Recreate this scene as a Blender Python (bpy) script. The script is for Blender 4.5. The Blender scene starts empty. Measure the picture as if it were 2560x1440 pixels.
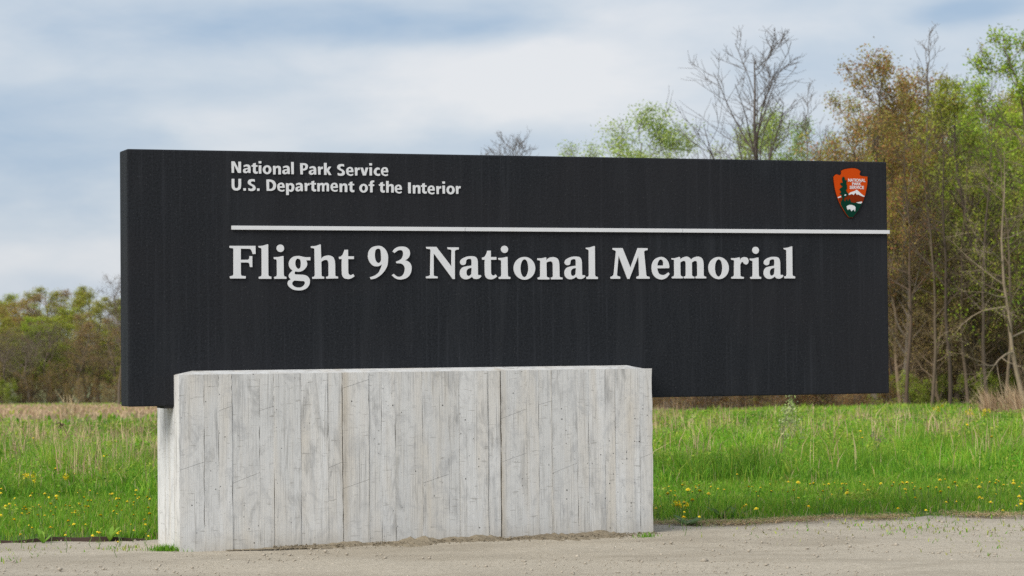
import bpy, math, random
import numpy as np
from mathutils import Matrix, Vector

# ------------------------------------------------------------------ camera, sky, sun, exposure
sc = bpy.context.scene
COL = sc.collection
FPX = 6300.0                      # focal length in pixels of the 2560 px wide photograph
CAMH = 1.6
PITCH, ROLL = 0.01986, 0.00891

cam = bpy.data.cameras.new("camera")
cam.sensor_width = 36.0
cam.lens = FPX / 2560.0 * 36.0
cam.clip_start, cam.clip_end = 0.1, 6000.0
cam.dof.use_dof = True
cam.dof.focus_distance = 19.0
cam.dof.aperture_fstop = 4.8
camo = bpy.data.objects.new("camera", cam)
COL.objects.link(camo)
_R = Vector((1, 0, 0))
_Fw = Vector((0, math.cos(PITCH), math.sin(PITCH)))
_U = Vector((0, -math.sin(PITCH), math.cos(PITCH)))
_r = _R * math.cos(ROLL) - _U * math.sin(ROLL)
_u = _R * math.sin(ROLL) + _U * math.cos(ROLL)
_m = Matrix((_r, _u, -_Fw)).transposed().to_4x4()
_m.translation = (0, 0, CAMH)
camo.matrix_world = _m
sc.camera = camo

SUN_EL, SUN_AZ = math.radians(41), math.radians(44)   # sun high, behind the camera and to its left
sdir = Vector((-math.sin(SUN_AZ) * math.cos(SUN_EL), -math.cos(SUN_AZ) * math.cos(SUN_EL), math.sin(SUN_EL)))
sl = bpy.data.lights.new("sun", 'SUN')
sl.energy = 3.1
sl.angle = math.radians(38)
sl.color = (1.0, 0.955, 0.88)
so = bpy.data.objects.new("sun", sl)
so.rotation_euler = sdir.to_track_quat('Z', 'Y').to_euler()
COL.objects.link(so)

def pdir(px, py):
    """world direction of a photograph pixel"""
    a = (px - 1280.0) / FPX
    b = (720.0 - py) / FPX
    return (_r * a + _u * b + _Fw).normalized()

world = bpy.data.worlds.new("World")
sc.world = world
world.use_nodes = True
wt = world.node_tree
for n in list(wt.nodes):
    wt.nodes.remove(n)
def W(t, **kw):
    n = wt.nodes.new(t)
    for k, v in kw.items():
        setattr(n, k, v)
    return n
wout = W('ShaderNodeOutputWorld')
wbg = W('ShaderNodeBackground')
wbg.inputs[1].default_value = 0.91
wt.links.new(wbg.outputs[0], wout.inputs[0])
sky = W('ShaderNodeTexSky', sky_type='NISHITA')
sky.sun_disc = False
sky.sun_elevation = SUN_EL
sky.sun_rotation = math.atan2(sdir.x, sdir.y)
sky.air_density, sky.dust_density = 1.0, 1.5
tc = W('ShaderNodeTexCoord')
def wmath(op, a, b=None, c=None, clamp=False):
    n = W('ShaderNodeMath', operation=op, use_clamp=clamp)
    for i, v in enumerate((a, b, c)):
        if v is None:
            continue
        if isinstance(v, (int, float)):
            n.inputs[i].default_value = v
        else:
            wt.links.new(v, n.inputs[i])
    return n.outputs[0]
def wnoise(scale, det, rough, dist, off):
    mp = W('ShaderNodeMapping')
    mp.inputs['Location'].default_value = off
    mp.inputs['Scale'].default_value = scale
    wt.links.new(tc.outputs['Generated'], mp.inputs['Vector'])
    n = W('ShaderNodeTexNoise')
    n.inputs['Scale'].default_value = 1.0
    n.inputs['Detail'].default_value = det
    n.inputs['Roughness'].default_value = rough
    n.inputs['Distortion'].default_value = dist
    wt.links.new(mp.outputs[0], n.inputs['Vector'])
    return n.outputs['Fac']
wob = W('ShaderNodeTexNoise')
_mp = W('ShaderNodeMapping'); _mp.inputs['Scale'].default_value = (11, 11, 30)
wt.links.new(tc.outputs['Generated'], _mp.inputs['Vector'])
wob.inputs['Scale'].default_value = 1.0
wob.inputs['Detail'].default_value = 4
wt.links.new(_mp.outputs[0], wob.inputs['Vector'])
_sub = W('ShaderNodeVectorMath', operation='SUBTRACT'); _sub.inputs[1].default_value = (.5, .5, .5)
wt.links.new(wob.outputs['Color'], _sub.inputs[0])
_scl = W('ShaderNodeVectorMath', operation='MULTIPLY'); _scl.inputs[1].default_value = (.09, .09, .028)
wt.links.new(_sub.outputs[0], _scl.inputs[0])
_add = W('ShaderNodeVectorMath', operation='ADD')
wt.links.new(tc.outputs['Generated'], _add.inputs[0]); wt.links.new(_scl.outputs[0], _add.inputs[1])
def cloud_bank(px, py, rx, ry, amp):
    """one bank of cloud (or a gap) at a place in the sky"""
    d = pdir(px, py)
    s = W('ShaderNodeVectorMath', operation='SUBTRACT'); s.inputs[1].default_value = d
    wt.links.new(_add.outputs[0], s.inputs[0])
    m = W('ShaderNodeVectorMath', operation='MULTIPLY'); m.inputs[1].default_value = (FPX / rx, 2.0, FPX / ry)
    wt.links.new(s.outputs[0], m.inputs[0])
    l = W('ShaderNodeVectorMath', operation='LENGTH'); wt.links.new(m.outputs[0], l.inputs[0])
    mr = W('ShaderNodeMapRange', interpolation_type='SMOOTHERSTEP')
    mr.inputs[1].default_value, mr.inputs[2].default_value = 1.25, 0.1
    mr.inputs[3].default_value, mr.inputs[4].default_value = 0.0, amp
    wt.links.new(l.outputs['Value'], mr.inputs[0])
    return mr.outputs[0]
n1 = wnoise((7, 7, 23), 6, 0.55, 0.5, (1.3, 2.1, 0.4))
n2 = wnoise((16, 16, 42), 5, 0.55, 0.4, (4.0, 0.3, 2.2))
fac = wmath('ADD', wmath('MULTIPLY', wmath('SUBTRACT', n1, 0.5), 1.0), wmath('MULTIPLY', wmath('SUBTRACT', n2, 0.5), 0.7))
fac = wmath('ADD', fac, 0.56)
for b in ((960, 60, 620, 80, -0.42), (350, 70, 420, 120, -0.22), (60, 330, 420, 230, -0.42), (1240, 215, 560, 130, 0.42),
          (1650, 90, 420, 110, 0.3), (2450, 15, 260, 70, -0.5), (700, 300, 400, 60, 0.16), (150, 660, 420, 60, 0.22), (500, 180, 400, 60, 0.12),
          (80, 540, 330, 90, -0.2), (1500, 330, 420, 80, -0.12), (2050, 180, 300, 50, -0.1)):
    fac = wmath('ADD', fac, cloud_bank(*b))
fac = wmath('MAXIMUM', wmath('MINIMUM', fac, 1.0), 0.0)
ramp = W('ShaderNodeValToRGB')
cr = ramp.color_ramp
cr.elements[0].position, cr.elements[0].color = 0.0, (0.42, 0.555, 0.735, 1)
cr.elements[1].position, cr.elements[1].color = 1.0, (0.89, 0.90, 0.93, 1)
e = cr.elements.new(0.5); e.color = (0.65, 0.73, 0.83, 1)
wt.links.new(fac, ramp.inputs[0])
skm = W('ShaderNodeVectorMath', operation='SCALE'); skm.inputs['Scale'].default_value = 0.085
wt.links.new(sky.outputs[0], skm.inputs[0])
mixw = W('ShaderNodeMix', data_type='RGBA'); mixw.inputs[0].default_value = 0.82
wt.links.new(skm.outputs[0], mixw.inputs[6]); wt.links.new(ramp.outputs[0], mixw.inputs[7])
wt.links.new(mixw.outputs[2], wbg.inputs[0])

sc.view_settings.view_transform = 'Standard'
sc.view_settings.look = 'None'
sc.view_settings.exposure = 0.12
sc.view_settings.gamma = 1.0
sc.render.engine = 'CYCLES'
sc.cycles.use_denoising = False
world.cycles.sampling_method = 'MANUAL'
world.cycles.sample_map_resolution = 512
sc.cycles.max_bounces = 5
sc.cycles.transparent_max_bounces = 4

# ------------------------------------------------------------------ helpers
rng = np.random.default_rng(93)
random.seed(93)

def ray(px, py):
    return np.array(pdir(px, py))
def unproj(px, py, z=0.0):
    d = ray(px, py)
    t = (z - CAMH) / d[2]
    return d[0] * t, d[1] * t
def at(px, depth):
    """x of a photograph column at a given distance"""
    return (px - 1280.0) / FPX * depth
def horizon(px):
    return 720 + PITCH * FPX - (px - 1280) * ROLL

def tag(o, label=None, cat=None, group=None, kind=None):
    if label: o["label"] = label
    if cat: o["category"] = cat
    if group: o["group"] = group
    if kind: o["kind"] = kind
    return o
def empty(name, loc=(0, 0, 0), rz=0.0):
    o = bpy.data.objects.new(name, None)
    o.empty_display_size = 0.1
    o.location = loc
    o.rotation_euler = (0, 0, rz)
    COL.objects.link(o)
    return o
def link(name, me, mat=None, parent=None):
    o = bpy.data.objects.new(name, me)
    COL.objects.link(o)
    if mat is not None:
        if len(me.materials) == 0:
            me.materials.append(mat)
    if parent is not None:
        o.parent = parent
    return o
def copy_tree(o, parent=None):
    c = o.copy()
    COL.objects.link(c)
    c.parent = parent
    for ch in o.children:
        copy_tree(ch, c)
    return c
def mesh_np(name, V, F, smooth=False, col=None, mat=None):
    """V (n,3), F (m,k) -> mesh, optionally with one colour per vertex"""
    V = np.ascontiguousarray(V, dtype=np.float32)
    F = np.ascontiguousarray(F, dtype=np.int32)
    me = bpy.data.meshes.new(name)
    m, k = F.shape
    me.vertices.add(len(V)); me.vertices.foreach_set('co', V.ravel())
    me.loops.add(m * k); me.loops.foreach_set('vertex_index', F.ravel())
    me.polygons.add(m); me.polygons.foreach_set('loop_start', np.arange(0, m * k, k, dtype=np.int32))
    if smooth:
        me.polygons.foreach_set('use_smooth', np.ones(m, dtype=bool))
    me.update(calc_edges=True)
    if col is not None:
        a = me.color_attributes.new('tint', 'FLOAT_COLOR', 'POINT')
        c4 = np.ones((len(V), 4), dtype=np.float32); c4[:, :3] = col
        a.data.foreach_set('color', c4.ravel())
    if mat is not None:
        me.materials.append(mat)
    return me
def mesh_py(name, V, F, mat=None):
    me = bpy.data.meshes.new(name)
    me.from_pydata(V, [], F); me.update()
    if mat is not None:
        me.materials.append(mat)
    return me
def box_mesh(name, x0, x1, y0, y1, z0, z1, mat=None, bev=0.0):
    if bev:
        b = bev
        V, F = [], []
        import bmesh
        bm = bmesh.new()
        bmesh.ops.create_cube(bm, size=1.0)
        for v in bm.verts:
            v.co = Vector((x0 + (v.co.x + .5) * (x1 - x0), y0 + (v.co.y + .5) * (y1 - y0), z0 + (v.co.z + .5) * (z1 - z0)))
        bmesh.ops.bevel(bm, geom=list(bm.edges), offset=b, segments=2, affect='EDGES', profile=0.6)
        me = bpy.data.meshes.new(name); bm.to_mesh(me); bm.free()
        if mat is not None: me.materials.append(mat)
        return me
    V = [(x, y, z) for z in (z0, z1) for y in (y0, y1) for x in (x0, x1)]
    F = [(0, 2, 3, 1), (4, 5, 7, 6), (0, 1, 5, 4), (2, 6, 7, 3), (0, 4, 6, 2), (1, 3, 7, 5)]
    return mesh_py(name, V, F, mat)

# ------------------------------------------------------------------ materials
class NT:
    def __init__(s, name, rough=0.8):
        s.m = bpy.data.materials.new(name); s.m.use_nodes = True
        s.t = s.m.node_tree
        s.b = s.t.nodes['Principled BSDF']
        s.b.inputs['Roughness'].default_value = rough
        s.out = s.t.nodes['Material Output']
    def n(s, t, **kw):
        x = s.t.nodes.new(t)
        for k, v in kw.items(): setattr(x, k, v)
        return x
    def l(s, a, b): s.t.links.new(a, b)
    def coord(s, scale=(1, 1, 1), kind='Object', loc=(0, 0, 0)):
        c = s.n('ShaderNodeTexCoord'); mp = s.n('ShaderNodeMapping')
        mp.inputs['Scale'].default_value = scale; mp.inputs['Location'].default_value = loc
        s.l(c.outputs[kind], mp.inputs['Vector']); return mp.outputs[0]
    def noise(s, vec, scale=1.0, det=4, rough=0.55, dist=0.0, out='Fac'):
        x = s.n('ShaderNodeTexNoise')
        x.inputs['Scale'].default_value = scale; x.inputs['Detail'].default_value = det
        x.inputs['Roughness'].default_value = rough; x.inputs['Distortion'].default_value = dist
        s.l(vec, x.inputs['Vector']); return x.outputs[out]
    def math(s, op, a, b=None, clamp=False):
        x = s.n('ShaderNodeMath', operation=op, use_clamp=clamp)
        for i, v in enumerate((a, b)):
            if v is None: continue
            if isinstance(v, (int, float)): x.inputs[i].default_value = v
            else: s.l(v, x.inputs[i])
        return x.outputs[0]
    def mr(s, v, a, b, c=0.0, d=1.0):
        x = s.n('ShaderNodeMapRange'); s.l(v, x.inputs[0])
        for i, q in enumerate((a, b, c, d)): x.inputs[i + 1].default_value = q
        return x.outputs[0]
    def mix(s, f, a, b, mode='MIX'):
        x = s.n('ShaderNodeMix', data_type='RGBA', blend_type=mode)
        for i, v in ((0, f), (6, a), (7, b)):
            if isinstance(v, (int, float)): x.inputs[i].default_value = v
            elif isinstance(v, tuple): x.inputs[i].default_value = (*v, 1.0)
            else: s.l(v, x.inputs[i])
        return x.outputs[2]
    def bump(s, h, strength=0.3, dist=0.01):
        x = s.n('ShaderNodeBump'); x.inputs['Strength'].default_value = strength; x.inputs['Distance'].default_value = dist
        s.l(h, x.inputs['Height']); s.l(x.outputs[0], s.b.inputs['Normal'])
    def color(s, c):
        if isinstance(c, tuple): s.b.inputs['Base Color'].default_value = (*c, 1.0)
        else: s.l(c, s.b.inputs['Base Color'])

def mat_plain(name, c, rough=0.6, var=0.12, scale=30.0):
    k = NT(name, rough)
    v = k.coord()
    f = k.noise(v, scale, 3)
    dark = tuple(x * (1 - var) for x in c); lite = tuple(min(1, x * (1 + var)) for x in c)
    k.color(k.mix(f, dark, lite))
    return k.m

def mat_leafy(name, trans=0.3, rough=0.6, use_obj=True):
    """foliage: per-leaf colour, tinted per plant, some light passing through"""
    k = NT(name, rough)
    a = k.n('ShaderNodeAttribute', attribute_name='tint')
    col = a.outputs['Color']
    if use_obj:
        oi = k.n('ShaderNodeObjectInfo')
        col = k.mix(1.0, col, oi.outputs['Color'], 'MULTIPLY')
    k.color(col)
    k.b.inputs['Specular IOR Level'].default_value = 0.25
    if trans:
        tr = k.n('ShaderNodeBsdfTranslucent'); k.l(col, tr.inputs['Color'])
        mx = k.n('ShaderNodeMixShader'); mx.inputs[0].default_value = trans
        k.l(k.b.outputs[0], mx.inputs[1]); k.l(tr.outputs[0], mx.inputs[2]); k.l(mx.outputs[0], k.out.inputs[0])
    return k.m

def mat_bark():
    k = NT('bark', 0.9)
    v = k.coord((1, 1, .25))
    f = k.noise(v, 14, 5, .65)
    oi = k.n('ShaderNodeObjectInfo')
    c = k.mix(f, (0.11, 0.088, 0.068), (0.29, 0.24, 0.19))
    k.color(k.mix(1.0, c, oi.outputs['Color'], 'MULTIPLY'))
    k.bump(f, .5, .02)
    return k.m

def mat_concrete(name='board_formed_concrete', tone=1.0, boards=True):
    k = NT(name, 0.88)
    v = k.coord()
    oi = k.n('ShaderNodeObjectInfo')
    sepc = k.n('ShaderNodeSeparateColor'); k.l(oi.outputs['Color'], sepc.inputs[0])
    rnd = sepc.outputs[0]
    # offset the pattern on each board
    off = k.n('ShaderNodeCombineXYZ'); k.l(k.math('MULTIPLY', rnd, 37.0), off.inputs[0]); k.l(k.math('MULTIPLY', rnd, 91.0), off.inputs[2])
    ad = k.n('ShaderNodeVectorMath', operation='ADD'); k.l(v, ad.inputs[0]); k.l(off.outputs[0], ad.inputs[1])
    vb = ad.outputs[0]
    def sc_(vec, s):
        m = k.n('ShaderNodeMapping'); m.inputs['Scale'].default_value = s; k.l(vec, m.inputs['Vector']); return m.outputs[0]
    grain = k.noise(sc_(vb, (95, 95, 1.5)), 1.0, 5, .68, .5)
    grain2 = k.noise(sc_(vb, (190, 190, 4)), 1.0, 3, .6, .2)
    blotch = k.noise(sc_(v, (2.2, 2.2, 1.3)), 1.0, 5, .6, .4)
    smudge = k.noise(sc_(vb, (9, 9, 2.3)), 1.0, 5, .68, .8)
    warm = k.noise(sc_(vb, (7, 7, .7)), 1.0, 3, .55, .2)
    base = k.mix(k.mr(rnd, 0, 1), (0.535 * tone, 0.538 * tone, 0.53 * tone), (0.615 * tone, 0.62 * tone, 0.615 * tone))
    base = k.mix(k.mr(warm, .45, .75, 0, .8), base, (0.55 * tone, 0.505 * tone, 0.43 * tone))
    base = k.mix(k.mr(blotch, .35, .7, 0, .35), base, (0.66 * tone, 0.66 * tone, 0.655 * tone))
    # dark smudges and fine grain lines
    base = k.mix(k.mr(smudge, .54, .72, 0, .70), base, (0.24, 0.24, 0.235))
    line = k.mr(grain, .57, .65, 0, .55)
    base = k.mix(line, base, (0.215, 0.205, 0.185))
    base = k.mix(k.mr(grain2, .54, .72, 0, .42), base, (0.29, 0.275, 0.25))
    mott = k.noise(sc_(vb, (6, 6, 4.5)), 1.0, 6, .7, 1.0)
    base = k.mix(k.mr(mott, .50, .70, 0, .55), base, (0.36, 0.365, 0.37))
    mott2 = k.noise(sc_(v, (26, 26, 14)), 1.0, 5, .75, .6)
    base = k.mix(k.mr(mott2, .56, .70, 0, .40), base, (0.33, 0.325, 0.315))
    # brown runs down the two wide joints
    sepx = k.n('ShaderNodeSeparateXYZ'); k.l(v, sepx.inputs[0])
    for xj, wj in ((1.63, .05), (2.925, .045)):
        dj = k.math('ABSOLUTE', k.math('SUBTRACT', sepx.outputs[0], xj + .012))
        st_ = k.math('MULTIPLY', k.mr(dj, wj, .0), k.mr(warm, .35, .6, .25, 1.0))
        base = k.mix(k.math('MULTIPLY', st_, .5), base, (0.40, 0.335, 0.24))
    # cross-grain scuffs and broad dark runs left by the forms
    scuff = k.noise(sc_(vb, (10, 10, 75)), 1.0, 3, .55, .5)
    base = k.mix(k.mr(scuff, .63, .69, 0, .6), base, (0.27, 0.26, 0.24))
    runs = k.noise(sc_(vb, (16, 16, .9)), 1.0, 4, .6, .35)
    base = k.mix(k.mr(runs, .58, .76, 0, .45), base, (0.30, 0.305, 0.305))
    # bug holes
    vo = k.n('ShaderNodeTexVoronoi', feature='F1'); vo.inputs['Scale'].default_value = 27.0; vo.inputs['Randomness'].default_value = 1.0
    k.l(sc_(v, (1, 1, .9)), vo.inputs['Vector'])
    pick = k.n('ShaderNodeSeparateColor'); k.l(vo.outputs['Color'], pick.inputs[0])
    rad = k.math('MULTIPLY', k.math('POWER', pick.outputs[0], 2.6), 0.19)
    hole = k.math('MULTIPLY', k.math('GREATER_THAN', k.math('SUBTRACT', rad, vo.outputs['Distance']), 0.015), k.math('GREATER_THAN', k.noise(sc_(v, (3, 3, 2)), 1.0, 2, .5), .46))
    base = k.mix(k.math('MULTIPLY', hole, .9), base, (0.09, 0.087, 0.083))
    # soil splash just above the ground
    sep = k.n('ShaderNodeSeparateXYZ'); k.l(v, sep.inputs[0])
    low = k.math('MULTIPLY', k.mr(sep.outputs[2], 0.02, 0.16, 1, 0), k.mr(blotch, .35, .6, .1, .8))
    base = k.mix(k.math('MULTIPLY', low, .5), base, (0.42, 0.37, 0.29))
    k.color(base)
    h = k.math('ADD', k.math('MULTIPLY', grain, .7), k.math('MULTIPLY', grain2, .3))
    h = k.math('SUBTRACT', h, k.math('MULTIPLY', hole, 1.2))
    k.bump(h, .55, .006)
    return k.m

def mat_panel():
    k = NT('black_aggregate_panel', 0.75)
    v = k.coord()
    def sc_(s):
        m = k.n('ShaderNodeMapping'); m.inputs['Scale'].default_value = s; k.l(v, m.inputs['Vector']); return m.outputs[0]
    fine = k.noise(sc_((1, 1, 1)), 70, 5, .85)
    mid = k.noise(sc_((1, 1, 1)), 42, 2, .6)
    streak = k.noise(sc_((4.5, 4.5, .5)), 1.0, 5, .65, .9)
    streak2 = k.noise(sc_((30, 30, .6)), 1.0, 3, .6)
    big = k.noise(sc_((.55, .55, 1.0)), 1.0, 3, .5, .4)
    c = k.mix(k.mr(fine, .38, .62), (0.0040, 0.0052, 0.0072), (0.0205, 0.0235, 0.029))
    c = k.mix(k.mr(mid, .55, .75, 0, .45), c, (0.021, 0.0235, 0.029))
    c = k.mix(k.mr(streak, .48, .70, 0, .8), c, (0.021, 0.0235, 0.028))
    c = k.mix(k.mr(streak2, .54, .72, 0, .6), c, (0.030, 0.033, 0.040))
    c = k.mix(k.mr(big, .42, .62, 0, .45), c, (0.018, 0.0175, 0.0205))
    # pale mineral flecks
    vo = k.n('ShaderNodeTexVoronoi'); vo.inputs['Scale'].default_value = 60
    k.l(v, vo.inputs['Vector'])
    pk = k.n('ShaderNodeSeparateColor'); k.l(vo.outputs['Color'], pk.inputs[0])
    fl = k.math('MULTIPLY', k.math('LESS_THAN', vo.outputs['Distance'], .22), k.math('GREATER_THAN', pk.outputs[0], .90))
    c = k.mix(k.math('MULTIPLY', fl, .22), c, (0.12, 0.12, 0.125))
    k.color(c)
    k.b.inputs['Specular IOR Level'].default_value = 0.2
    k.bump(k.math('ADD', fine, k.math('MULTIPLY', mid, .8)), .6, .006)
    return k.m

def mat_gravel(name='fine_gravel', a=(0.385, 0.338, 0.262), b=(0.525, 0.468, 0.378), dark=(0.24, 0.20, 0.145)):
    k = NT(name, 0.95)
    v = k.coord()
    def sc_(s):
        m = k.n('ShaderNodeMapping'); m.inputs['Scale'].default_value = s; k.l(v, m.inputs['Vector']); return m.outputs[0]
    grit = k.noise(sc_((1, 1, 1)), 75, 4, .75)
    grit2 = k.noise(sc_((1, 1, 1)), 22, 5, .7)
    big = k.noise(sc_((.45, 1.1, 1)), 1.0, 6, .62, .5)
    st = k.noise(sc_((.9, 5.0, 1)), 1.0, 5, .65, .6)
    c = k.mix(k.mr(grit2, .3, .7), a, b)
    c = k.mix(k.mr(grit, .50, .72, 0, .6), c, (min(1, b[0] * 1.25), min(1, b[1] * 1.25), min(1, b[2] * 1.25)))
    c = k.mix(k.mr(grit, .47, .30, 0, .75), c, dark)
    c = k.mix(k.mr(big, .46, .68, 0, .6), c, (a[0] * .72, a[1] * .70, a[2] * .68))
    c = k.mix(k.mr(st, .56, .75, 0, .40), c, (dark[0] * 1.2, dark[1] * 1.2, dark[2] * 1.15))
    k.color(c)
    k.b.inputs['Specular IOR Level'].default_value = 0.2
    k.bump(k.math('ADD', grit, k.math('MULTIPLY', grit2, 1.2)), .75, .014)
    return k.m

def mat_field():
    """soil and thatch under the grass; a band of dead straw further out"""
    k = NT('meadow_soil', 0.95)
    v = k.coord()
    f = k.noise(v, 3.0, 6, .65)
    g = k.noise(v, .35, 4, .6)
    sep = k.n('ShaderNodeSeparateXYZ'); k.l(v, sep.inputs[0])
    y = k.math('ADD', sep.outputs[1], k.math('MULTIPLY', k.math('SUBTRACT', g, .5), 16.0))
    c = k.mix(f, (0.04, 0.075, 0.012), (0.10, 0.165, 0.03))
    straw = k.mix(f, (0.33, 0.24, 0.15), (0.48, 0.37, 0.25))
    xr = k.math('ADD', k.math('SUBTRACT', sep.outputs[0], k.math('MULTIPLY', sep.outputs[1], .03)), k.math('MULTIPLY', k.math('SUBTRACT', g, .5), 3.0))
    band = k.math('MULTIPLY', k.math('MULTIPLY', k.mr(y, 55, 66), k.mr(y, 158, 142)), k.mr(xr, 1.0, -.5))
    wood = k.math('MULTIPLY', k.mr(sep.outputs[1], 66, 69), k.mr(xr, .0, 1.5))
    c = k.mix(band, c, straw)
    c = k.mix(k.math('MULTIPLY', k.mr(y, 150, 160), .8), c, k.mix(f, (0.10, 0.11, 0.035), (0.17, 0.17, 0.06)))
    c = k.mix(wood, c, k.mix(f, (0.055, 0.042, 0.03), (0.13, 0.095, 0.06)))
    k.color(c)
    return k.m

M = dict(
    bark=mat_bark(), leaf=mat_leafy('spring_leaves', .35), grass=mat_leafy('grass_blades', .38, .55, False),
    dry=mat_leafy('dry_stalks', .2, .8, False),
    concrete=mat_concrete(tone=1.06), panel=mat_panel(), gravel=mat_gravel(),
    drift=mat_gravel('damp_dirt', (0.22, 0.18, 0.125), (0.33, 0.28, 0.20), (0.09, 0.07, 0.05)),
    field=mat_field(),
    white=mat_plain('white_enamel', (0.68, 0.69, 0.705), .45, .05, 12),
    grime=mat_plain('joint_grime', (0.20, 0.175, 0.14), .95, .3, 25),
    orange=mat_plain('arrowhead_orange', (0.54, 0.060, 0.003), .8, .06, 20),
    brown=mat_plain('arrowhead_brown', (0.19, 0.022, 0.002), .8, .06, 20),
    rim=mat_plain('arrowhead_edge', (0.045, 0.012, 0.006), .6, .1, 20),
    green=mat_plain('arrowhead_green', (0.001, 0.034, 0.020), .8, .1, 20),
    petal=mat_plain('dandelion_petals', (0.95, 0.70, 0.015), .6, .15, 60),
    stem=mat_plain('flower_stem', (0.12, 0.20, 0.04), .6, .2, 20),
    rust=mat_plain('rusty_edging', (0.045, 0.026, 0.018), .85, .4, 9),
    stone=mat_plain('pebble', (0.40, 0.35, 0.28), .9, .45, 9),
)

for _k in ('orange', 'brown', 'green', 'rim'):
    M[_k].node_tree.nodes['Principled BSDF'].inputs['Specular IOR Level'].default_value = .1

# ------------------------------------------------------------------ ground
# edge between gravel and grass, from points of the photograph that lie on level ground
_eL = unproj(0, 1357); _eM = unproj(388, 1352); _eR = unproj(1640, 1312); _eRR = unproj(2555, 1286)
EDGE_X = np.array([-60.0, _eL[0] - 2.0, _eL[0], _eM[0], _eR[0], _eRR[0], _eRR[0] + 3, 60.0])
EDGE_Y = np.array([_eL[1] - 8.0, _eL[1] - .3, _eL[1], _eM[1], _eR[1], _eRR[1], _eRR[1] + 1.0, _eRR[1] + 14.0])
def edge_y(x):
    x = np.asarray(x, float)
    return np.interp(x, EDGE_X, EDGE_Y) + .07 * np.sin(x * 2.3 + .5) + .05 * np.sin(x * 5.1 + 1.2) + .03 * np.sin(x * 11.7)
def sstep(a, b, t):
    t = np.clip((t - a) / (b - a), 0, 1); return t * t * (3 - 2 * t)
def terrain(x, y):
    x = np.asarray(x, float); y = np.asarray(y, float)
    k = 8.0
    fall = 0.0232 * k * np.logaddexp(0, (np.minimum(y, 260) - 48) / k)
    z = -fall
    bed = sstep(0.0, .35, y - edge_y(x)) * .045
    und = (.05 * np.sin(x * .31 + y * .17) + .04 * np.sin(y * .43 - x * .12 + 1.0)) * sstep(27, 40, y)
    return z + bed + und

def grid_sheet(name, xs, ys, zf, mat):
    X, Y = np.meshgrid(xs, ys)
    V = np.stack([X.ravel(), Y.ravel(), zf(X, Y).ravel()], 1)
    nx, ny = len(xs), len(ys)
    i = np.arange((ny - 1) * (nx - 1)); r_, c_ = i // (nx - 1), i % (nx - 1)
    a = r_ * nx + c_
    F = np.stack([a, a + 1, a + nx + 1, a + nx], 1)
    return mesh_np(name, V, F, True, None, mat)
xs = np.concatenate([[-3000, -900, -300, -120, -60, -30], np.arange(-20, 20.01, .25), [30, 60, 120, 300, 900, 3000]])
ys = np.concatenate([[-1500, -200, -40, 0, 10, 15], np.arange(16, 32, .25), np.arange(32, 70, 1.0), np.arange(70, 270, 5.0), [300, 400, 600, 1000, 1800, 3500]])
g = link('meadow_ground', grid_sheet('meadow_ground', xs, ys, lambda x, y: terrain(x, y) - .015, M['field']))
tag(g, 'green meadow with a straw-coloured band sloping away to the woods', kind='structure')

# gravel apron: rows run from behind the camera to the ragged grass edge
gx = np.concatenate([[-60, -30], np.arange(-16, 16.01, .12), [30, 60]])
t_ = np.concatenate([[-70, -30, -18, -12, -9, -7, -6], -np.arange(5, 0, -.12), [0]])
GX, GT = np.meshgrid(gx, t_)
GY = edge_y(GX) + GT + .10 * sstep(-1.0, 0.0, GT) * (np.sin(GX * 7.1) * .5 + np.sin(GX * 17.3 + 1) * .35 + np.sin(GX * 31.1) * .3)
GZ = .012 + .012 * np.sin(GX * 1.7 + GY * .9) * np.sin(GY * 1.9) + .006 * np.sin(GX * 6.3) * np.sin(GY * 5.1)
GZ = np.where(GT > -.05, .004, GZ)
nx, ny = len(gx), len(t_)
i = np.arange((ny - 1) * (nx - 1)); a = (i // (nx - 1)) * nx + i % (nx - 1)
gm = mesh_np('gravel_apron', np.stack([GX.ravel(), GY.ravel(), GZ.ravel()], 1), np.stack([a, a + 1, a + nx + 1, a + nx], 1), True, None, M['gravel'])
tag(link('gravel_apron', gm), 'fine grey-beige gravel in front of the sign', kind='structure')

# ------------------------------------------------------------------ the sign
SX, SY, YAW = -2.91533, 19.10867, 0.34684
LEN, ZB, ZT, THK = 6.48276, 1.1046, 3.06265, 0.286
CL, CR, CF, CT, CB = 0.34997, 4.22596, 0.19131, 1.34468, 0.615
sign = empty('monument_sign', (SX, SY, 0), YAW)
tag(sign, 'long black entrance sign with white lettering on a board-formed concrete base', 'sign')
_ex = np.array([math.cos(YAW), math.sin(YAW), 0]); _ey = np.array([-math.sin(YAW), math.cos(YAW), 0])
_o = np.array([SX, SY, 0])
def on_sign(px, py, yl):
    """photograph pixel -> (along, height) on the sign's plane at local depth yl"""
    d = ray(px, py); c = np.array([0, 0, CAMH])
    t = ((_o + _ey * yl - c) @ _ey) / (d @ _ey)
    p = c + d * t - _o
    return p @ _ex, p[2]

# black panel, slightly softened arrises, laid with a fine mesh edge wobble
pm = box_mesh('panel', 0, LEN, 0, THK, ZB, ZT, M['panel'], .012)
link('panel', pm, None, sign)

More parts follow.
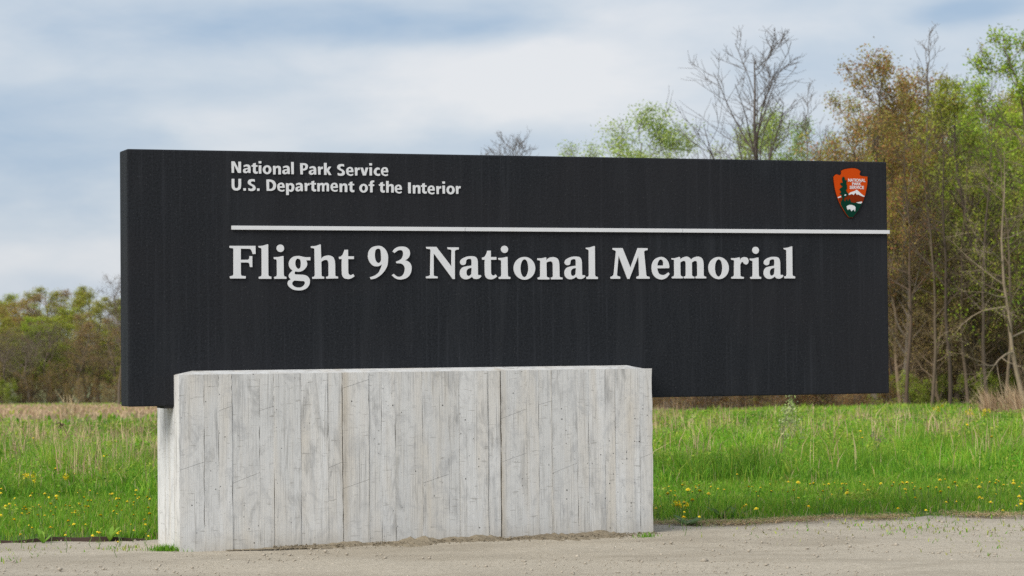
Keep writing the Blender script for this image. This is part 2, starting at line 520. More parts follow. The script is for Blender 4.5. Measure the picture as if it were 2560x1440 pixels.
# concrete core: U-shaped profile gripping the panel, sloped ledges, hipped at both ends
RISE, HIP = .026, .14
def core():
    yf, yi, yo, yb = -CF + .012, -.004, THK + .004, CB
    zt = CT
    stations = [(CL + .010, 0.0), (CL + HIP, RISE), (CR - HIP, RISE), (CR - .006, 0.0)]
    prof = lambda r: [(yf, -.25), (yf, zt - .002), (yi, zt + r), (yi, ZB - .004), (yo, ZB - .004), (yo, zt + r), (yb, zt), (yb, -.25)]
    V, F, mats = [], [], []
    for x, r in stations:
        V += [(x, y, z) for y, z in prof(r)]
    n = 8
    for s in range(len(stations) - 1):
        for k_ in range(n):
            a_, b_ = s * n + k_, s * n + (k_ + 1) % n
            F.append((a_, b_, b_ + n, a_ + n)); mats.append(1 if k_ == 0 else 0)
    e0 = len(F)
    for base, rev in ((0, False), ((len(stations) - 1) * n, True)):
        for q in ((0, 1, 2, 3), (0, 3, 4, 7), (4, 5, 6, 7)):
            f_ = tuple(base + j for j in q)
            F.append(f_[::-1] if rev else f_); mats.append(1 if not rev else 0)
    me = mesh_py('base_core', V, F, M['concrete'])
    me.materials.append(M['grime'])
    for p_, mi in zip(me.polygons, mats): p_.material_index = mi
    return me
base = link('concrete_base', core(), None, sign)

# board-formed facing: every board print is a slab of its own; diagonal butt joints split some of them
def slab(name, poly, y0, y1, parent, mat, jit=0.0015):
    """poly: outline in (x,z) order; a prism from y0 (front) to y1"""
    n = len(poly)
    V = [(x, y0, z) for x, z in poly] + [(x, y1, z) for x, z in poly]
    F = [tuple(range(n)), tuple(range(2 * n - 1, n - 1, -1))]
    F += [(i_, i_ + n, (i_ + 1) % n + n, (i_ + 1) % n) for i_ in range(n)]
    return link(name, mesh_py(name, V, F, mat), None, parent)
bpx = [442, 511, 547, 581, 650, 686, 753, 821, 857, 923, 955, 989, 1057, 1123, 1149, 1221, 1253, 1318, 1348, 1381, 1445, 1473, 1514, 1539, 1600, 1632]
gapw = {857: .005, 1253: .010, 511: .003, 821: .0028, 1221: .0028, 753: .0028}
splits = {511: [(440, 1179, 511, 1155)], 581: [(545, 1028, 580, 1015)], 650: [(585, 1207, 651, 1181)], 686: [(651, 1026, 684, 1016)],
          857: [(823, 1169, 854, 1156)], 923: [(858, 970, 921, 949), (862, 1220, 924, 1198)],
          1123: [(1060, 1207, 1118, 1187)],
          1318: [(1281, 1036, 1312, 1024), (1258, 1154, 1319, 1132)], 1381: [(1350, 1011, 1380, 1002)], 1445: [(1384, 1182, 1447, 1156)],
          1632: [(1601, 1145, 1624, 1136)]}
def wob(x, z0, z1, amp, n=9, seed=0):
    r_ = np.random.default_rng(seed)
    zs = np.linspace(z0, z1, n); d = r_.normal(0, amp, n); d[0] = d[-1] = 0
    return [(x + dd, zz) for dd, zz in zip(d, zs)]
edges = []
for p in bpx:
    edges.append(on_sign(p, 1150, -CF)[0])
edges[0], edges[-1] = CL + .004, CR
for j in range(len(bpx) - 1):
    xl = edges[j] + gapw.get(bpx[j], .0016) / 2
    xr = edges[j + 1] - gapw.get(bpx[j + 1], .0016) / 2
    if j == 0: xl = CL
    if j == len(bpx) - 2: xr = CR
    cuts = []
    for (ax, ay, bx_, by) in splits.get(bpx[j + 1], []):
        p0, p1 = on_sign(ax, ay, -CF), on_sign(bx_, by, -CF)
        s_ = (p1[1] - p0[1]) / (p1[0] - p0[0])
        cuts.append((p0[1] + s_ * (xl - p0[0]), p0[1] + s_ * (xr - p0[0])))
    cuts.sort()                                    # from the ground up
    zl, zr = -.22, -.22
    bdep, btone = float(rng.uniform(-.003, .003)), float(rng.random())
    ends = cuts + [(CT, CT)]
    for q, (tl, tr) in enumerate(ends):
        g_ = .0010 if q < len(ends) - 1 else 0.0
        dep = -CF + bdep + float(rng.uniform(-.0006, .0006))
        am = .0016 if j not in (0, len(bpx) - 2) else .003
        L_ = wob(xl, zl + .0010 * (zl > 0), tl - g_, am, 11, j * 7 + q)
        R_ = wob(xr, zr + .0010 * (zr > 0), tr - g_, am, 11, j * 7 + q + 500)
        poly = R_ + L_[::-1]
        s = slab('board_print', poly[::-1], dep, -CF + .0105, base, M['concrete'])
        s.color = (btone, btone, btone, 1)
        zl, zr = tl, tr
# board prints on the left end of the base
def end_slab(y0, y1, z1, dx):
    V = [(CL + dx, y0, -.22), (CL + dx, y1, -.22), (CL + dx, y1, z1), (CL + dx, y0, z1)]
    V += [(CL + .0095, y, z) for (_, y, z) in V]
    F = [(0, 3, 2, 1), (4, 5, 6, 7), (0, 1, 5, 4), (1, 2, 6, 5), (2, 3, 7, 6), (3, 0, 4, 7)]
    link('board_print', mesh_py('board_print', V, F, M['concrete']), None, base)
end_slab(-CF + .013, -.006, CT - .003, .0005)
end_slab(-.003, .155, ZB - .007, -.001)
end_slab(.158, .33, ZB - .007, .001)
end_slab(.334, .50, ZB - .007, -.0005)
end_slab(.503, CB - .002, ZB - .007, .0012)
# dark rubber bedding strip under the panel where it meets the base
link('bedding_strip', box_mesh('bedding_strip', CL - .075, CL - .002, .006, THK - .02, ZB - .018, ZB + .004, mat_plain('black_rubber', (.008, .008, .008), .8)), None, sign)

# --- lettering: outlines traced as closed loops, (x, y) smooth points and (x, y, 1) corners
def loop_pts(raw, step=5):
    P = [np.array(p[:2], float) for p in raw]; C = [len(p) > 2 for p in raw]
    n = len(P); out = []
    for i in range(n):
        p1, p2 = P[i], P[(i + 1) % n]
        c1, c2 = C[i], C[(i + 1) % n]
        if c1 and c2:
            out.append(p1); continue
        p0 = P[i - 1] if not c1 else 2 * p1 - p2 if c2 else p1
        p3 = P[(i + 2) % n] if not c2 else p2
        m1 = np.zeros(2) if False else (p2 - p0) * .5
        m2 = (p3 - p1) * .5
        L = np.linalg.norm(p2 - p1)
        for m_ in (m1, m2):
            ln = np.linalg.norm(m_)
            if ln > L * 1.2: m_ *= L * 1.2 / ln
        for s in range(step):
            t = s / step
            h00, h10 = 2 * t**3 - 3 * t**2 + 1, t**3 - 2 * t**2 + t
            h01, h11 = -2 * t**3 + 3 * t**2, t**3 - t**2
            out.append(h00 * p1 + h10 * m1 + h01 * p2 + h11 * m2)
    return np.array(out)
def ell(cx, cy, rx, ry, n=28):
    a = np.linspace(0, 2 * math.pi, n, endpoint=False)
    return np.stack([cx + rx * np.cos(a), cy + ry * np.sin(a)], 1)
def outline_mesh(name, loops, depth, mat, bevel=0.0):
    """loops in metres (x, z); makes a solid letter standing off y=0 towards -y"""
    cu = bpy.data.curves.new(name, 'CURVE'); cu.dimensions = '2D'; cu.fill_mode = 'BOTH'
    cu.extrude = depth / 2
    cu.bevel_depth = bevel; cu.bevel_resolution = 1
    for L in loops:
        sp = cu.splines.new('POLY'); sp.points.add(len(L) - 1)
        sp.points.foreach_set('co', np.concatenate([L, np.zeros((len(L), 1)), np.ones((len(L), 1))], 1).astype(np.float32).ravel())
        sp.use_cyclic_u = True
    o = bpy.data.objects.new(name, cu); COL.objects.link(o)
    dg = bpy.context.evaluated_depsgraph_get(); dg.update()
    me = bpy.data.meshes.new_from_object(o.evaluated_get(dg), depsgraph=dg)
    bpy.data.objects.remove(o); bpy.data.curves.remove(cu)
    # curve lies in XY: turn it upright, front towards -y
    me.transform(Matrix.Rotation(math.radians(90), 4, 'X'))
    me.materials.clear(); me.materials.append(mat)
    me.name = name
    return me

SERIF = {}   # glyph -> (crop origin, crop scale, loops)
SERIF['F'] = ((565, 600), 10.285, [[(100,150,1),(762,150,1),(766,360,1),(695,362,1),(668,285),(625,228,1),(385,222,1),(385,508,1),(575,508,1),(610,475,1),(610,415,1),(680,415,1),(682,695,1),(620,695,1),(610,625),(580,580,1),(385,578,1),(388,885,1),(405,918,1),(512,930,1),(512,990,1),(108,990,1),(108,930,1),(185,915,1),(200,885,1),(198,240,1),(185,212,1),(100,205,1)]])
SERIF['l'] = ((565, 600), 10.285, [[(840,155,1),(950,145),(1070,110,1),(1090,115,1),(1094,890,1),(1108,928,1),(1172,945,1),(1172,998,1),(852,998,1),(852,945,1),(915,930,1),(928,895,1),(922,250,1),(908,212,1),(845,190,1)]])
SERIF['i'] = ((565, 600), 10.285, [ell(1402, 213, 95, 97), [(1235,440,1),(1350,435),(1465,410,1),(1482,415,1),(1489,890,1),(1503,935,1),(1558,948,1),(1558,998,1),(1245,998,1),(1245,948,1),(1305,935,1),(1318,890,1),(1312,540,1),(1295,500,1),(1235,490,1)]])
SERIF['g'] = ((710, 630), 13.09, [[(865,170,1),(865,275,1),(730,275,1),(762,380),(740,480),(670,570),(580,630),(480,650),(378,636,1),(348,685),(365,735,1),(640,750),(760,790),(830,870),(850,955),(825,1080),(740,1190),(600,1250),(450,1258),(300,1230),(180,1150),(125,1050),(150,950),(230,905,1),(175,840),(163,770),(200,700),(285,615,1),(200,530),(165,430),(170,330),(230,220),(330,150),(470,130),(590,150),(700,172)],
    [(465,222),(525,250),(555,330),(560,400),(545,500),(500,550),(440,540),(390,470),(370,380),(385,280),(420,230)], [(350,935,1),(560,950),(660,962),(690,1020),(660,1090),(580,1150),(470,1165),(360,1140),(285,1080),(270,1020),(300,965)]])
SERIF['h'] = ((765, 600), 12.0, [[(158,185,1),(300,175),(430,130,1),(448,140,1),(462,560,1),(545,492),(690,462),(815,510),(865,610),(880,720,1),(885,1060,1),(900,1085,1),(970,1100,1),(970,1152,1),(615,1160,1),(615,1105,1),(672,1090,1),(690,1060,1),(686,720,1),(672,650),(640,605),(580,598),(515,620),(465,660,1),(472,1060,1),(490,1090,1),(552,1105,1),(552,1160,1),(198,1165,1),(198,1110,1),(262,1095,1),(278,1050,1),(262,280,1),(240,248,1),(158,238,1)]])
SERIF['t'] = ((765, 600), 12.0, [[(1165,295,1),(1265,292,1),(1268,488,1),(1440,490,1),(1440,572,1),(1268,572,1),(1272,960),(1290,1025),(1340,1055),(1385,1045),(1420,1020,1),(1460,1085,1),(1400,1130),(1320,1165),(1240,1170),(1160,1150),(1105,1090),(1085,1000),(1078,572,1),(998,572,1),(998,505,1),(1060,490),(1105,445),(1140,370)]])
SERIF['9'] = ((905, 600), 12.0, [[(250,1115,1),(380,1070),(500,985),(570,850),(602,720,1),(540,770),(450,792),(330,765),(235,660),(192,540),(188,460),(215,330),(310,220),(470,175),(600,195),(710,290),(775,430),(785,560),(770,740),(710,880),(600,1020),(450,1130),(340,1170),(265,1180,1)], [(475,262),(540,275),(570,350),(582,480),(582,600),(550,670),(500,690),(445,660),(405,580),(388,460),(400,330),(430,280)]])
SERIF['3'] = ((905, 600), 12.0, [[(922,345,1),(980,270),(1080,210),(1200,195),(1320,215),(1410,285),(1440,380),(1425,480),(1370,560),(1295,607,1),(1380,640),(1455,710),(1490,830),(1470,970),(1400,1090),(1290,1160),(1140,1188),(1000,1150),(900,1060,1),(955,1015,1),(1020,1075),(1100,1105),(1190,1085),(1260,1010),(1290,880),(1265,780),(1200,720),(1120,700),(1040,700,1),(1025,650,1),(1130,605),(1200,550),(1238,450),(1235,370),(1200,315),(1140,300),(1070,320),(975,390,1)]])
SERIF['N'] = ((1055, 600), 12.0, [[(130,205,1),(430,205,1),(888,800,1),(888,320,1),(865,290,1),(770,275,1),(770,220,1),(1102,222,1),(1102,285,1),(1020,295,1),(985,330,1),(985,1172,1),(920,1172,1),(350,400,1),(350,1055,1),(370,1080,1),(468,1095,1),(468,1150,1),(125,1150,1),(125,1095,1),(215,1080,1),(250,1050,1),(258,310,1),(235,275,1),(132,262,1)]])
SERIF['a'] = ((1055, 600), 12.0, [[(1495,765,1),(1492,630),(1465,572),(1410,565),(1345,590),(1322,640),(1318,690),(1290,735),(1220,752),(1165,725),(1148,665),(1180,590),(1270,530),(1380,492),(1490,485),(1590,500),(1650,555),(1675,650,1),(1680,1030,1),(1695,1062,1),(1745,1050,1),(1785,1080,1),(1745,1130),(1680,1165),(1600,1170),(1540,1150),(1500,1100,1),(1430,1150),(1330,1180),(1230,1160),(1160,1090),(1142,990),(1165,890),(1230,820),(1350,785)], [(1490,835,1),(1400,855),(1345,910),(1335,980),(1350,1050),(1400,1080),(1450,1060),(1490,1020,1)]])
SERIF['n'] = ((1240, 600), 12.0, [[(1250,550,1),(1380,545),(1495,520,1),(1512,530,1),(1518,612,1),(1595,540),(1715,512),(1840,550),(1890,640),(1905,740,1),(1912,1090,1),(1930,1115,1),(2000,1130,1),(2000,1180,1),(1655,1182,1),(1655,1130,1),(1705,1115,1),(1722,1085,1),(1715,740,1),(1700,680),(1665,645),(1620,640),(1565,655),(1518,680,1),(1525,1085,1),(1545,1115,1),(1605,1130,1),(1605,1184,1),(1260,1184,1),(1260,1130,1),(1320,1112,1),(1338,1080,1),(1335,640,1),(1315,612,1),(1250,605,1)]])
SERIF['o'] = ((1240, 600), 12.0, [ell(858, 850, 322, 343, 36), ell(858, 848, 122, 268, 32)])
SERIF['M'] = ((1400, 600), 10.667, [[(1408,215,1),(1668,215,1),(1880,740,1),(2078,215,1),(2335,218,1),(2335,270,1),(2270,280,1),(2240,310,1),(2300,930,1),(2315,965,1),(2390,985,1),(2390,1032,1),(2045,1032,1),(2045,980,1),(2105,962,1),(2118,925,1),(2085,430,1),(1850,1038,1),(1795,1038,1),(1560,420,1),(1518,930,1),(1535,962,1),(1605,980,1),(1605,1034,1),(1352,1034,1),(1352,985,1),(1410,962,1),(1440,920,1),(1495,310,1),(1470,280,1),(1408,262,1)]])
SERIF['e'] = ((1620, 600), 11.636, [[(272,825,1),(285,900),(330,985),(420,1020),(510,1005),(600,945,1),(630,990,1),(560,1080),(470,1135),(370,1150),(240,1105),(150,1000),(115,850),(130,690),(210,560),(370,492),(500,530),(590,640),(625,780,1),(610,822,1)], [(275,745,1),(450,745,1),(450,670),(425,595),(375,570),(325,590),(285,670)]])
SERIF['m'] = ((1620, 600), 11.636, [[(697,530,1),(800,525),(920,490,1),(938,505,1),(942,565,1),(1025,510),(1130,482),(1210,515),(1258,572,1),(1345,510),(1450,482),(1560,520),(1608,610),(1622,720,1),(1625,1020,1),(1640,1055,1),(1697,1070,1),(1697,1117,1),(1390,1117,1),(1390,1068,1),(1435,1050,1),(1448,1015,1),(1442,720,1),(1430,640),(1390,608),(1335,620),(1280,655,1),(1285,1020,1),(1300,1052,1),(1355,1070,1),(1355,1117,1),(1048,1117,1),(1048,1070,1),(1100,1052,1),(1112,1015,1),(1110,720,1),(1095,635),(1050,608),(1000,620),(945,655,1),(950,1015,1),(970,1050,1),(1018,1068,1),(1018,1117,1),(705,1117,1),(705,1070,1),(760,1055,1),(778,1015,1),(770,610,1),(755,575,1),(697,572,1)]])
SERIF['r'] = ((1800, 600), 12.0, [[(345,545,1),(480,540),(585,520,1),(600,530,1),(608,610,1),(660,540),(750,512),(830,545),(862,620),(845,700),(790,735),(725,710),(690,655,1),(650,668),(612,745,1),(618,1070,1),(640,1095,1),(720,1110,1),(720,1160,1),(352,1160,1),(352,1110,1),(410,1095,1),(435,1060,1),(435,630,1),(415,605,1),(350,595,1)]])
A_, B_, C_ = (570, 395), (770, 395), (970, 395); S_ = 12.19
SANS = {}
SANS['N'] = (A_, [[(115,100,1),(205,100,1),(325,330,1),(325,110,1),(405,110,1),(403,452,1),(310,452,1),(190,215,1),(190,450,1),(118,450,1)]])
SANS['a'] = (A_, [[(485,225,1),(570,195),(650,212),(688,275),(692,455,1),(625,455,1),(622,420,1),(580,455),(530,462),(480,440),(465,395),(480,340),(540,312),(615,305,1),(605,270),(570,255),(520,262),(487,285,1)], [(615,345,1),(560,350),(537,380),(550,408),(585,400),(612,370,1)]])
SANS['t'] = (A_, [[(770,165,1),(850,145,1),(850,215,1),(905,215,1),(905,265,1),(850,265,1),(850,380),(868,412),(910,405,1),(912,465,1),(870,478),(820,470),(780,435),(772,380),(772,265,1),(728,265,1),(728,215,1),(770,215,1)]])
SANS['i'] = (A_, [[(942,95,1),(1022,95,1),(1022,165,1),(942,165,1)], [(945,222,1),(1022,222,1),(1022,475,1),(945,475,1)]])
SANS['o'] = (A_, [ell(1198, 355, 132, 137), ell(1198, 355, 55, 80)])
SANS['n'] = (A_, [[(1380,238,1),(1450,238,1),(1455,275,1),(1490,242),(1540,235),(1595,257),(1617,315),(1615,500,1),(1540,500,1),(1540,345),(1525,303),(1490,300),(1460,330),(1455,500,1),(1380,500,1)]])
SANS['h'] = (A_, [[(1380,140,1),(1455,140,1),(1455,275,1),(1490,242),(1540,235),(1595,257),(1617,315),(1615,500,1),(1540,500,1),(1540,345),(1525,303),(1490,300),(1460,330),(1455,500,1),(1380,500,1)]])
SANS['l'] = (A_, [[(1935,120,1),(2010,120,1),(2012,492,1),(1937,492,1)]])
SANS['P'] = (A_, [[(2208,158,1),(2300,155),(2385,168),(2435,215),(2442,268),(2415,340),(2350,375),(2288,378,1),(2290,498,1),(2213,498,1)], [(2288,215,1),(2335,218),(2363,248),(2360,290),(2330,322),(2288,325,1)]])
SANS['U'] = (A_, [[(120,632,1),(200,632,1),(200,830),(215,895),(260,918),(310,895),(325,830),(325,632,1),(405,632,1),(403,840),(380,940),(310,985),(250,990),(180,975),(130,910),(120,830)]])
SANS['S'] = (A_, [[(820,650,1),(825,725,1),(770,708),(720,715),(700,750),(730,790),(800,825),(845,890),(835,960),(780,998),(700,1005),(630,990,1),(628,915,1),(690,935),(740,930),(765,900),(740,860),(670,825),(620,780),(615,715),(655,660),(730,640)]])
SANS['.'] = (A_, [[(475,920,1),(550,920,1),(550,995,1),(475,995,1)]])
SANS['D'] = (A_, [[(1182,655,1),(1290,655),(1400,690),(1465,780),(1468,870),(1430,955),(1350,995),(1280,1000,1),(1185,1000,1)], [(1258,720,1),(1320,730),(1375,790),(1385,850),(1360,915),(1310,940),(1260,940,1)]])
SANS['e'] = (A_, [[(1732,910,1),(1578,910,1),(1590,955),(1640,977),(1690,970),(1722,952,1),(1725,1005,1),(1670,1025),(1610,1020),(1540,980),(1510,900),(1520,820),(1570,765),(1635,750),(1700,775),(1732,850)], [(1575,862,1),(1665,860,1),(1655,815),(1625,800),(1590,815)]])
SANS['p'] = (A_, [[(1775,770,1),(1848,772,1),(1850,805,1),(1890,770),(1950,768),(2010,810),(2028,890),(2010,975),(1960,1025),(1900,1030),(1858,1000,1),(1860,1130,1),(1780,1130,1)], [(1855,900),(1870,840),(1905,825),(1940,855),(1950,900),(1935,955),(1905,975),(1870,955)]])
SANS['r'] = (A_, [[(2345,760,1),(2415,760,1),(2418,805,1),(2450,768),(2492,760,1),(2490,835,1),(2450,832),(2425,862),(2420,910),(2420,1005,1),(2348,1005,1)]])
SANS['k'] = (B_, [[(495,148,1),(575,148,1),(575,345,1),(640,262,1),(715,262,1),(635,375,1),(720,520,1),(640,520,1),(570,400,1),(568,515,1),(495,515,1)]])
SANS['v'] = (B_, [[(1605,290,1),(1680,290,1),(1730,440,1),(1770,290,1),(1845,290,1),(1770,530,1),(1680,530,1)]])
SANS['c'] = (B_, [[(2185,300,1),(2185,365,1),(2140,350),(2100,370),(2085,420),(2100,465),(2140,482),(2195,470,1),(2200,530,1),(2140,545),(2060,520),(2012,455),(2012,390),(2050,320),(2110,285)]])
SANS['m'] = (B_, [[(290,765,1),(355,765,1),(360,795,1),(400,760),(460,762),(490,795,1),(530,758),(590,755),(635,790),(645,850),(645,1015,1),(575,1015,1),(575,860),(560,820),(530,820),(505,850),(502,900),(502,1018,1),(435,1018,1),(435,860),(420,825),(390,825),(365,855),(362,1018,1),(290,1018,1)]])
SANS['f'] = (B_, [[(1898,1045,1),(1898,850,1),(1855,850,1),(1858,800,1),(1898,800,1),(1902,740),(1930,695),(1975,682),(2025,685,1),(2022,738,1),(1985,742),(1975,765),(1973,800,1),(2025,800,1),(2022,852,1),(1975,852,1),(1975,1045,1)]])
SANS['I'] = (C_, [[(622,742,1),(700,742,1),(700,1075,1),(622,1075,1)]])

def to_panel(L, org, s):
    L = loop_pts(L) if not isinstance(L, np.ndarray) else L
    return np.array([on_sign(org[0] + p[0] / s, org[1] + p[1] / s, -.012) for p in L])
def glyph_local(org, s, loops):
    out = [to_panel(L, org, s) for L in loops]
    x0 = min(l[:, 0].min() for l in out)
    return out, x0
_gm = {}
def letter_at(kind, ch, px, py, mode, depth, stand):
    """place glyph ch so that its left edge / bottom edge sit at the photograph pixel"""
    key = (kind, ch)
    if key not in _gm:
        if kind == 'serif': org, s, loops = SERIF[ch]
        else: (org, loops), s = SANS[ch], S_
        out, x0 = glyph_local(org, s, loops)
        zb = min(l[:, 1].min() for l in out)
        if ch == 'p': zb += 105 / S_ * .00302
        _gm[key] = outline_mesh('letter', [l - np.array([x0, zb]) for l in out], depth, M['white'])
    a_, z_ = on_sign(px, py, -.012)
    o = link('letter', _gm[key], None, sign)
    o.location = (a_, -stand - depth / 2, z_)
    return o
def ser(ch, ox, oy, s, x, y): letter_at('serif', ch, ox + x / s, oy + y / s, 0, .010, .004)
for args in (('F', 565, 600, 10.285, 100, 990), ('l', 565, 600, 10.285, 840, 998), ('i', 565, 600, 10.285, 1235, 998), ('g', 710, 630, 13.09, 123, 1258),
             ('h', 765, 600, 12, 158, 1165), ('t', 765, 600, 12, 998, 1171), ('9', 905, 600, 12, 187, 1180), ('3', 905, 600, 12, 900, 1188),
             ('N', 1055, 600, 12, 125, 1172), ('a', 1055, 600, 12, 1142, 1180), ('t', 1055, 600, 12, 1812, 1180), ('i', 1240, 600, 12, 80, 1168),
             ('o', 1240, 600, 12, 536, 1193), ('n', 1240, 600, 12, 1250, 1184), ('a', 1400, 600, 10.667, 125, 1048), ('l', 1400, 600, 10.667, 700, 1040),
             ('M', 1400, 600, 10.667, 1352, 1038), ('e', 1620, 600, 11.636, 115, 1150), ('m', 1620, 600, 11.636, 697, 1117), ('o', 1620, 600, 11.636, 1765, 1140),
             ('r', 1800, 600, 12, 345, 1160), ('i', 1800, 600, 12, 908, 1165), ('a', 1800, 600, 12, 1318, 1168), ('l', 1800, 600, 12, 1925, 1152)):
    ser(*args)
def sans(line, org):
    for ch, x, y in line: letter_at('sans', ch, org[0] + x / S_, org[1] + y / S_, 0, .007, .002)
sans((('N',115,451),('a',465,461),('t',728,478),('i',942,475),('o',1066,491),('n',1380,500),('a',1663,495),('l',1935,492),('P',2208,498)), A_)
sans((('a',33,511),('r',315,505),('k',495,517),('S',900,541),('e',1170,543),('r',1438,532),('v',1605,530),('i',1880,532),('c',2012,545),('e',2232,549)), B_)
sans((('U',120,990),('.',475,995),('S',612,1005),('.',890,1001),('D',1182,1000),('e',1508,1023),('p',1775,1025),('a',2062,1017),('r',2345,1005)), A_)
sans((('t',75,1020),('m',290,1018),('e',695,1026),('n',970,1037),('t',1240,1042),('o',1572,1054),('f',1855,1046),('t',2172,1054),('h',2390,1053)), B_)
sans((('e',212,1080),('I',622,1076),('n',765,1083),('t',1012,1085),('e',1215,1106),('r',1485,1097),('i',1668,1085),('o',1790,1106),('r',2080,1092)), C_)

# dividing bar in three lengths with hairline joints; it runs a hand past the panel edge
_bt = on_sign(579, 564, -.02)[1]; _bb = on_sign(579, 574, -.02)[1]
_j = [on_sign(p, 575, -.02)[0] for p in (579, 1163, 1707)] + [LEN + .012]
for a0, a1 in zip(_j[:-1], _j[1:]):
    link('divider_bar', box_mesh('divider_bar', a0 + .002, a1 - .002, -.022, -.002, _bb, _bt, M['white'], .001), None, sign)

# arrowhead emblem
EO, ES = (2075, 410), 10.29
emb = empty('emblem'); emb.parent = sign
def emb_piece(name, pts, d0, d1, mat, smooth=False):
    L = [p if len(p) > 2 else (p if smooth else (*p, 1)) for p in pts]
    L = loop_pts(L)
    P = np.array([on_sign(EO[0] + p[0] / ES, EO[1] + p[1] / ES, -.01) for p in L])
    me = outline_mesh(name, [P], d1 - d0, mat)
    me.transform(Matrix.Translation((0, -(d0 + d1) / 2, 0)))
    return link(name, me, None, emb)
OUT = [(285,180,1),(370,140),(480,118),(560,110),(640,115),(730,145),(782,195,1),(755,258,1),(785,302),(860,318),(958,328,1),(958,480),(930,660),(885,850),(820,1010),(720,1200),(575,1375,1),(480,1370,1),(400,1270),(280,1070),(200,880),(140,680),(105,480),(92,335,1),(150,272),(205,278),(265,295,1),(295,240,1)]
cen = np.array([525, 640.])
emb_piece('backing_plate', [(*((np.array(p[:2]) - cen) * 1.03 + cen), *p[2:]) for p in OUT], .002, .008, M['rim'], True)
emb_piece('arrowhead_face', OUT, .0082, .012, M['orange'], True)
emb_piece('foothills', [(212,880),(300,850),(480,785),(600,780),(690,700),(780,800),(880,845),(845,955),(690,1000),(560,1000),(240,975)], .0122, .0134, M['brown'])
emb_piece('meadow', [(262,1010),(268,985),(330,880),(375,965),(430,890),(455,955),(500,880),(540,985),(640,1000),(690,965),(818,1000),(822,1008),(722,1199),(577,1372),(480,1368),(399,1268),(281,1068)], .0136, .0146, M['green'])
emb_piece('tree', [(340,325),(370,350),(380,420),(430,410),(410,500),(430,560),(430,640),(400,680),(470,770),(440,820),(360,870),(345,980),(320,980),(310,850),(280,840),(300,800),(235,770),(280,720),(235,660),(270,610),(320,590),(255,530),(260,485),(320,480),(300,400),(305,350)], .0148, .0156, M['green'])
emb_piece('snowy_peak', [(470,775),(520,730),(640,690),(680,660),(720,690),(800,770),(885,830),(860,845),(790,820),(705,780),(690,802),(645,740),(600,802),(560,770),(480,800)], .0136, .0150, M['white'])
emb_piece('snow_slope', [(190,855),(275,820),(290,850),(205,880)], .0136, .0146, M['white'])
emb_piece('snow_patch', [(358,798),(400,778),(408,808),(372,822)], .0158, .0164, M['white'])
emb_piece('lake', [(665,992),(810,965),(818,985),(790,1020),(730,1015)], .0148, .0156, M['white'])
emb_piece('bison', [(420,1090),(450,1070),(500,1050),(560,1055),(630,1085),(650,1120),(640,1205),(622,1220),(618,1172),(572,1190),(540,1222),(520,1170),(475,1160),(455,1185),(430,1150)], .0148, .0158, M['white'])
def small_text(body, x0, x1, yt, yb):
    cu = bpy.data.curves.new('lettering', 'FONT'); cu.body = body; cu.size = 1.0; cu.offset = .022; cu.extrude = .01; cu.resolution_u = 3
    o = bpy.data.objects.new('lettering', cu); COL.objects.link(o)
    dg = bpy.context.evaluated_depsgraph_get(); dg.update()
    me = bpy.data.meshes.new_from_object(o.evaluated_get(dg), depsgraph=dg)
    bpy.data.objects.remove(o); bpy.data.curves.remove(cu)
    c = np.empty(len(me.vertices) * 3, np.float32); me.vertices.foreach_get('co', c); c = c.reshape(-1, 3)
    mn, mx = c.min(0), c.max(0)
    p0 = on_sign(EO[0] + x0 / ES, EO[1] + yb / ES, -.01); p1 = on_sign(EO[0] + x1 / ES, EO[1] + yt / ES, -.01)
    out = np.empty_like(c)
    out[:, 0] = p0[0] + (c[:, 0] - mn[0]) / (mx[0] - mn[0]) * (p1[0] - p0[0])
    out[:, 2] = p0[1] + (c[:, 1] - mn[1]) / (mx[1] - mn[1]) * (p1[1] - p0[1])
    out[:, 1] = -.0125 - (c[:, 2] - mn[2]) / (mx[2] - mn[2]) * .0015
    me.vertices.foreach_set('co', out.ravel()); me.update()
    me.materials.clear(); me.materials.append(M['white'])
    link('lettering', me, None, emb)
small_text('NATIONAL', 463, 905, 380, 458)
small_text('PARK', 567, 797, 476, 548)
small_text('SERVICE', 505, 868, 565, 643)

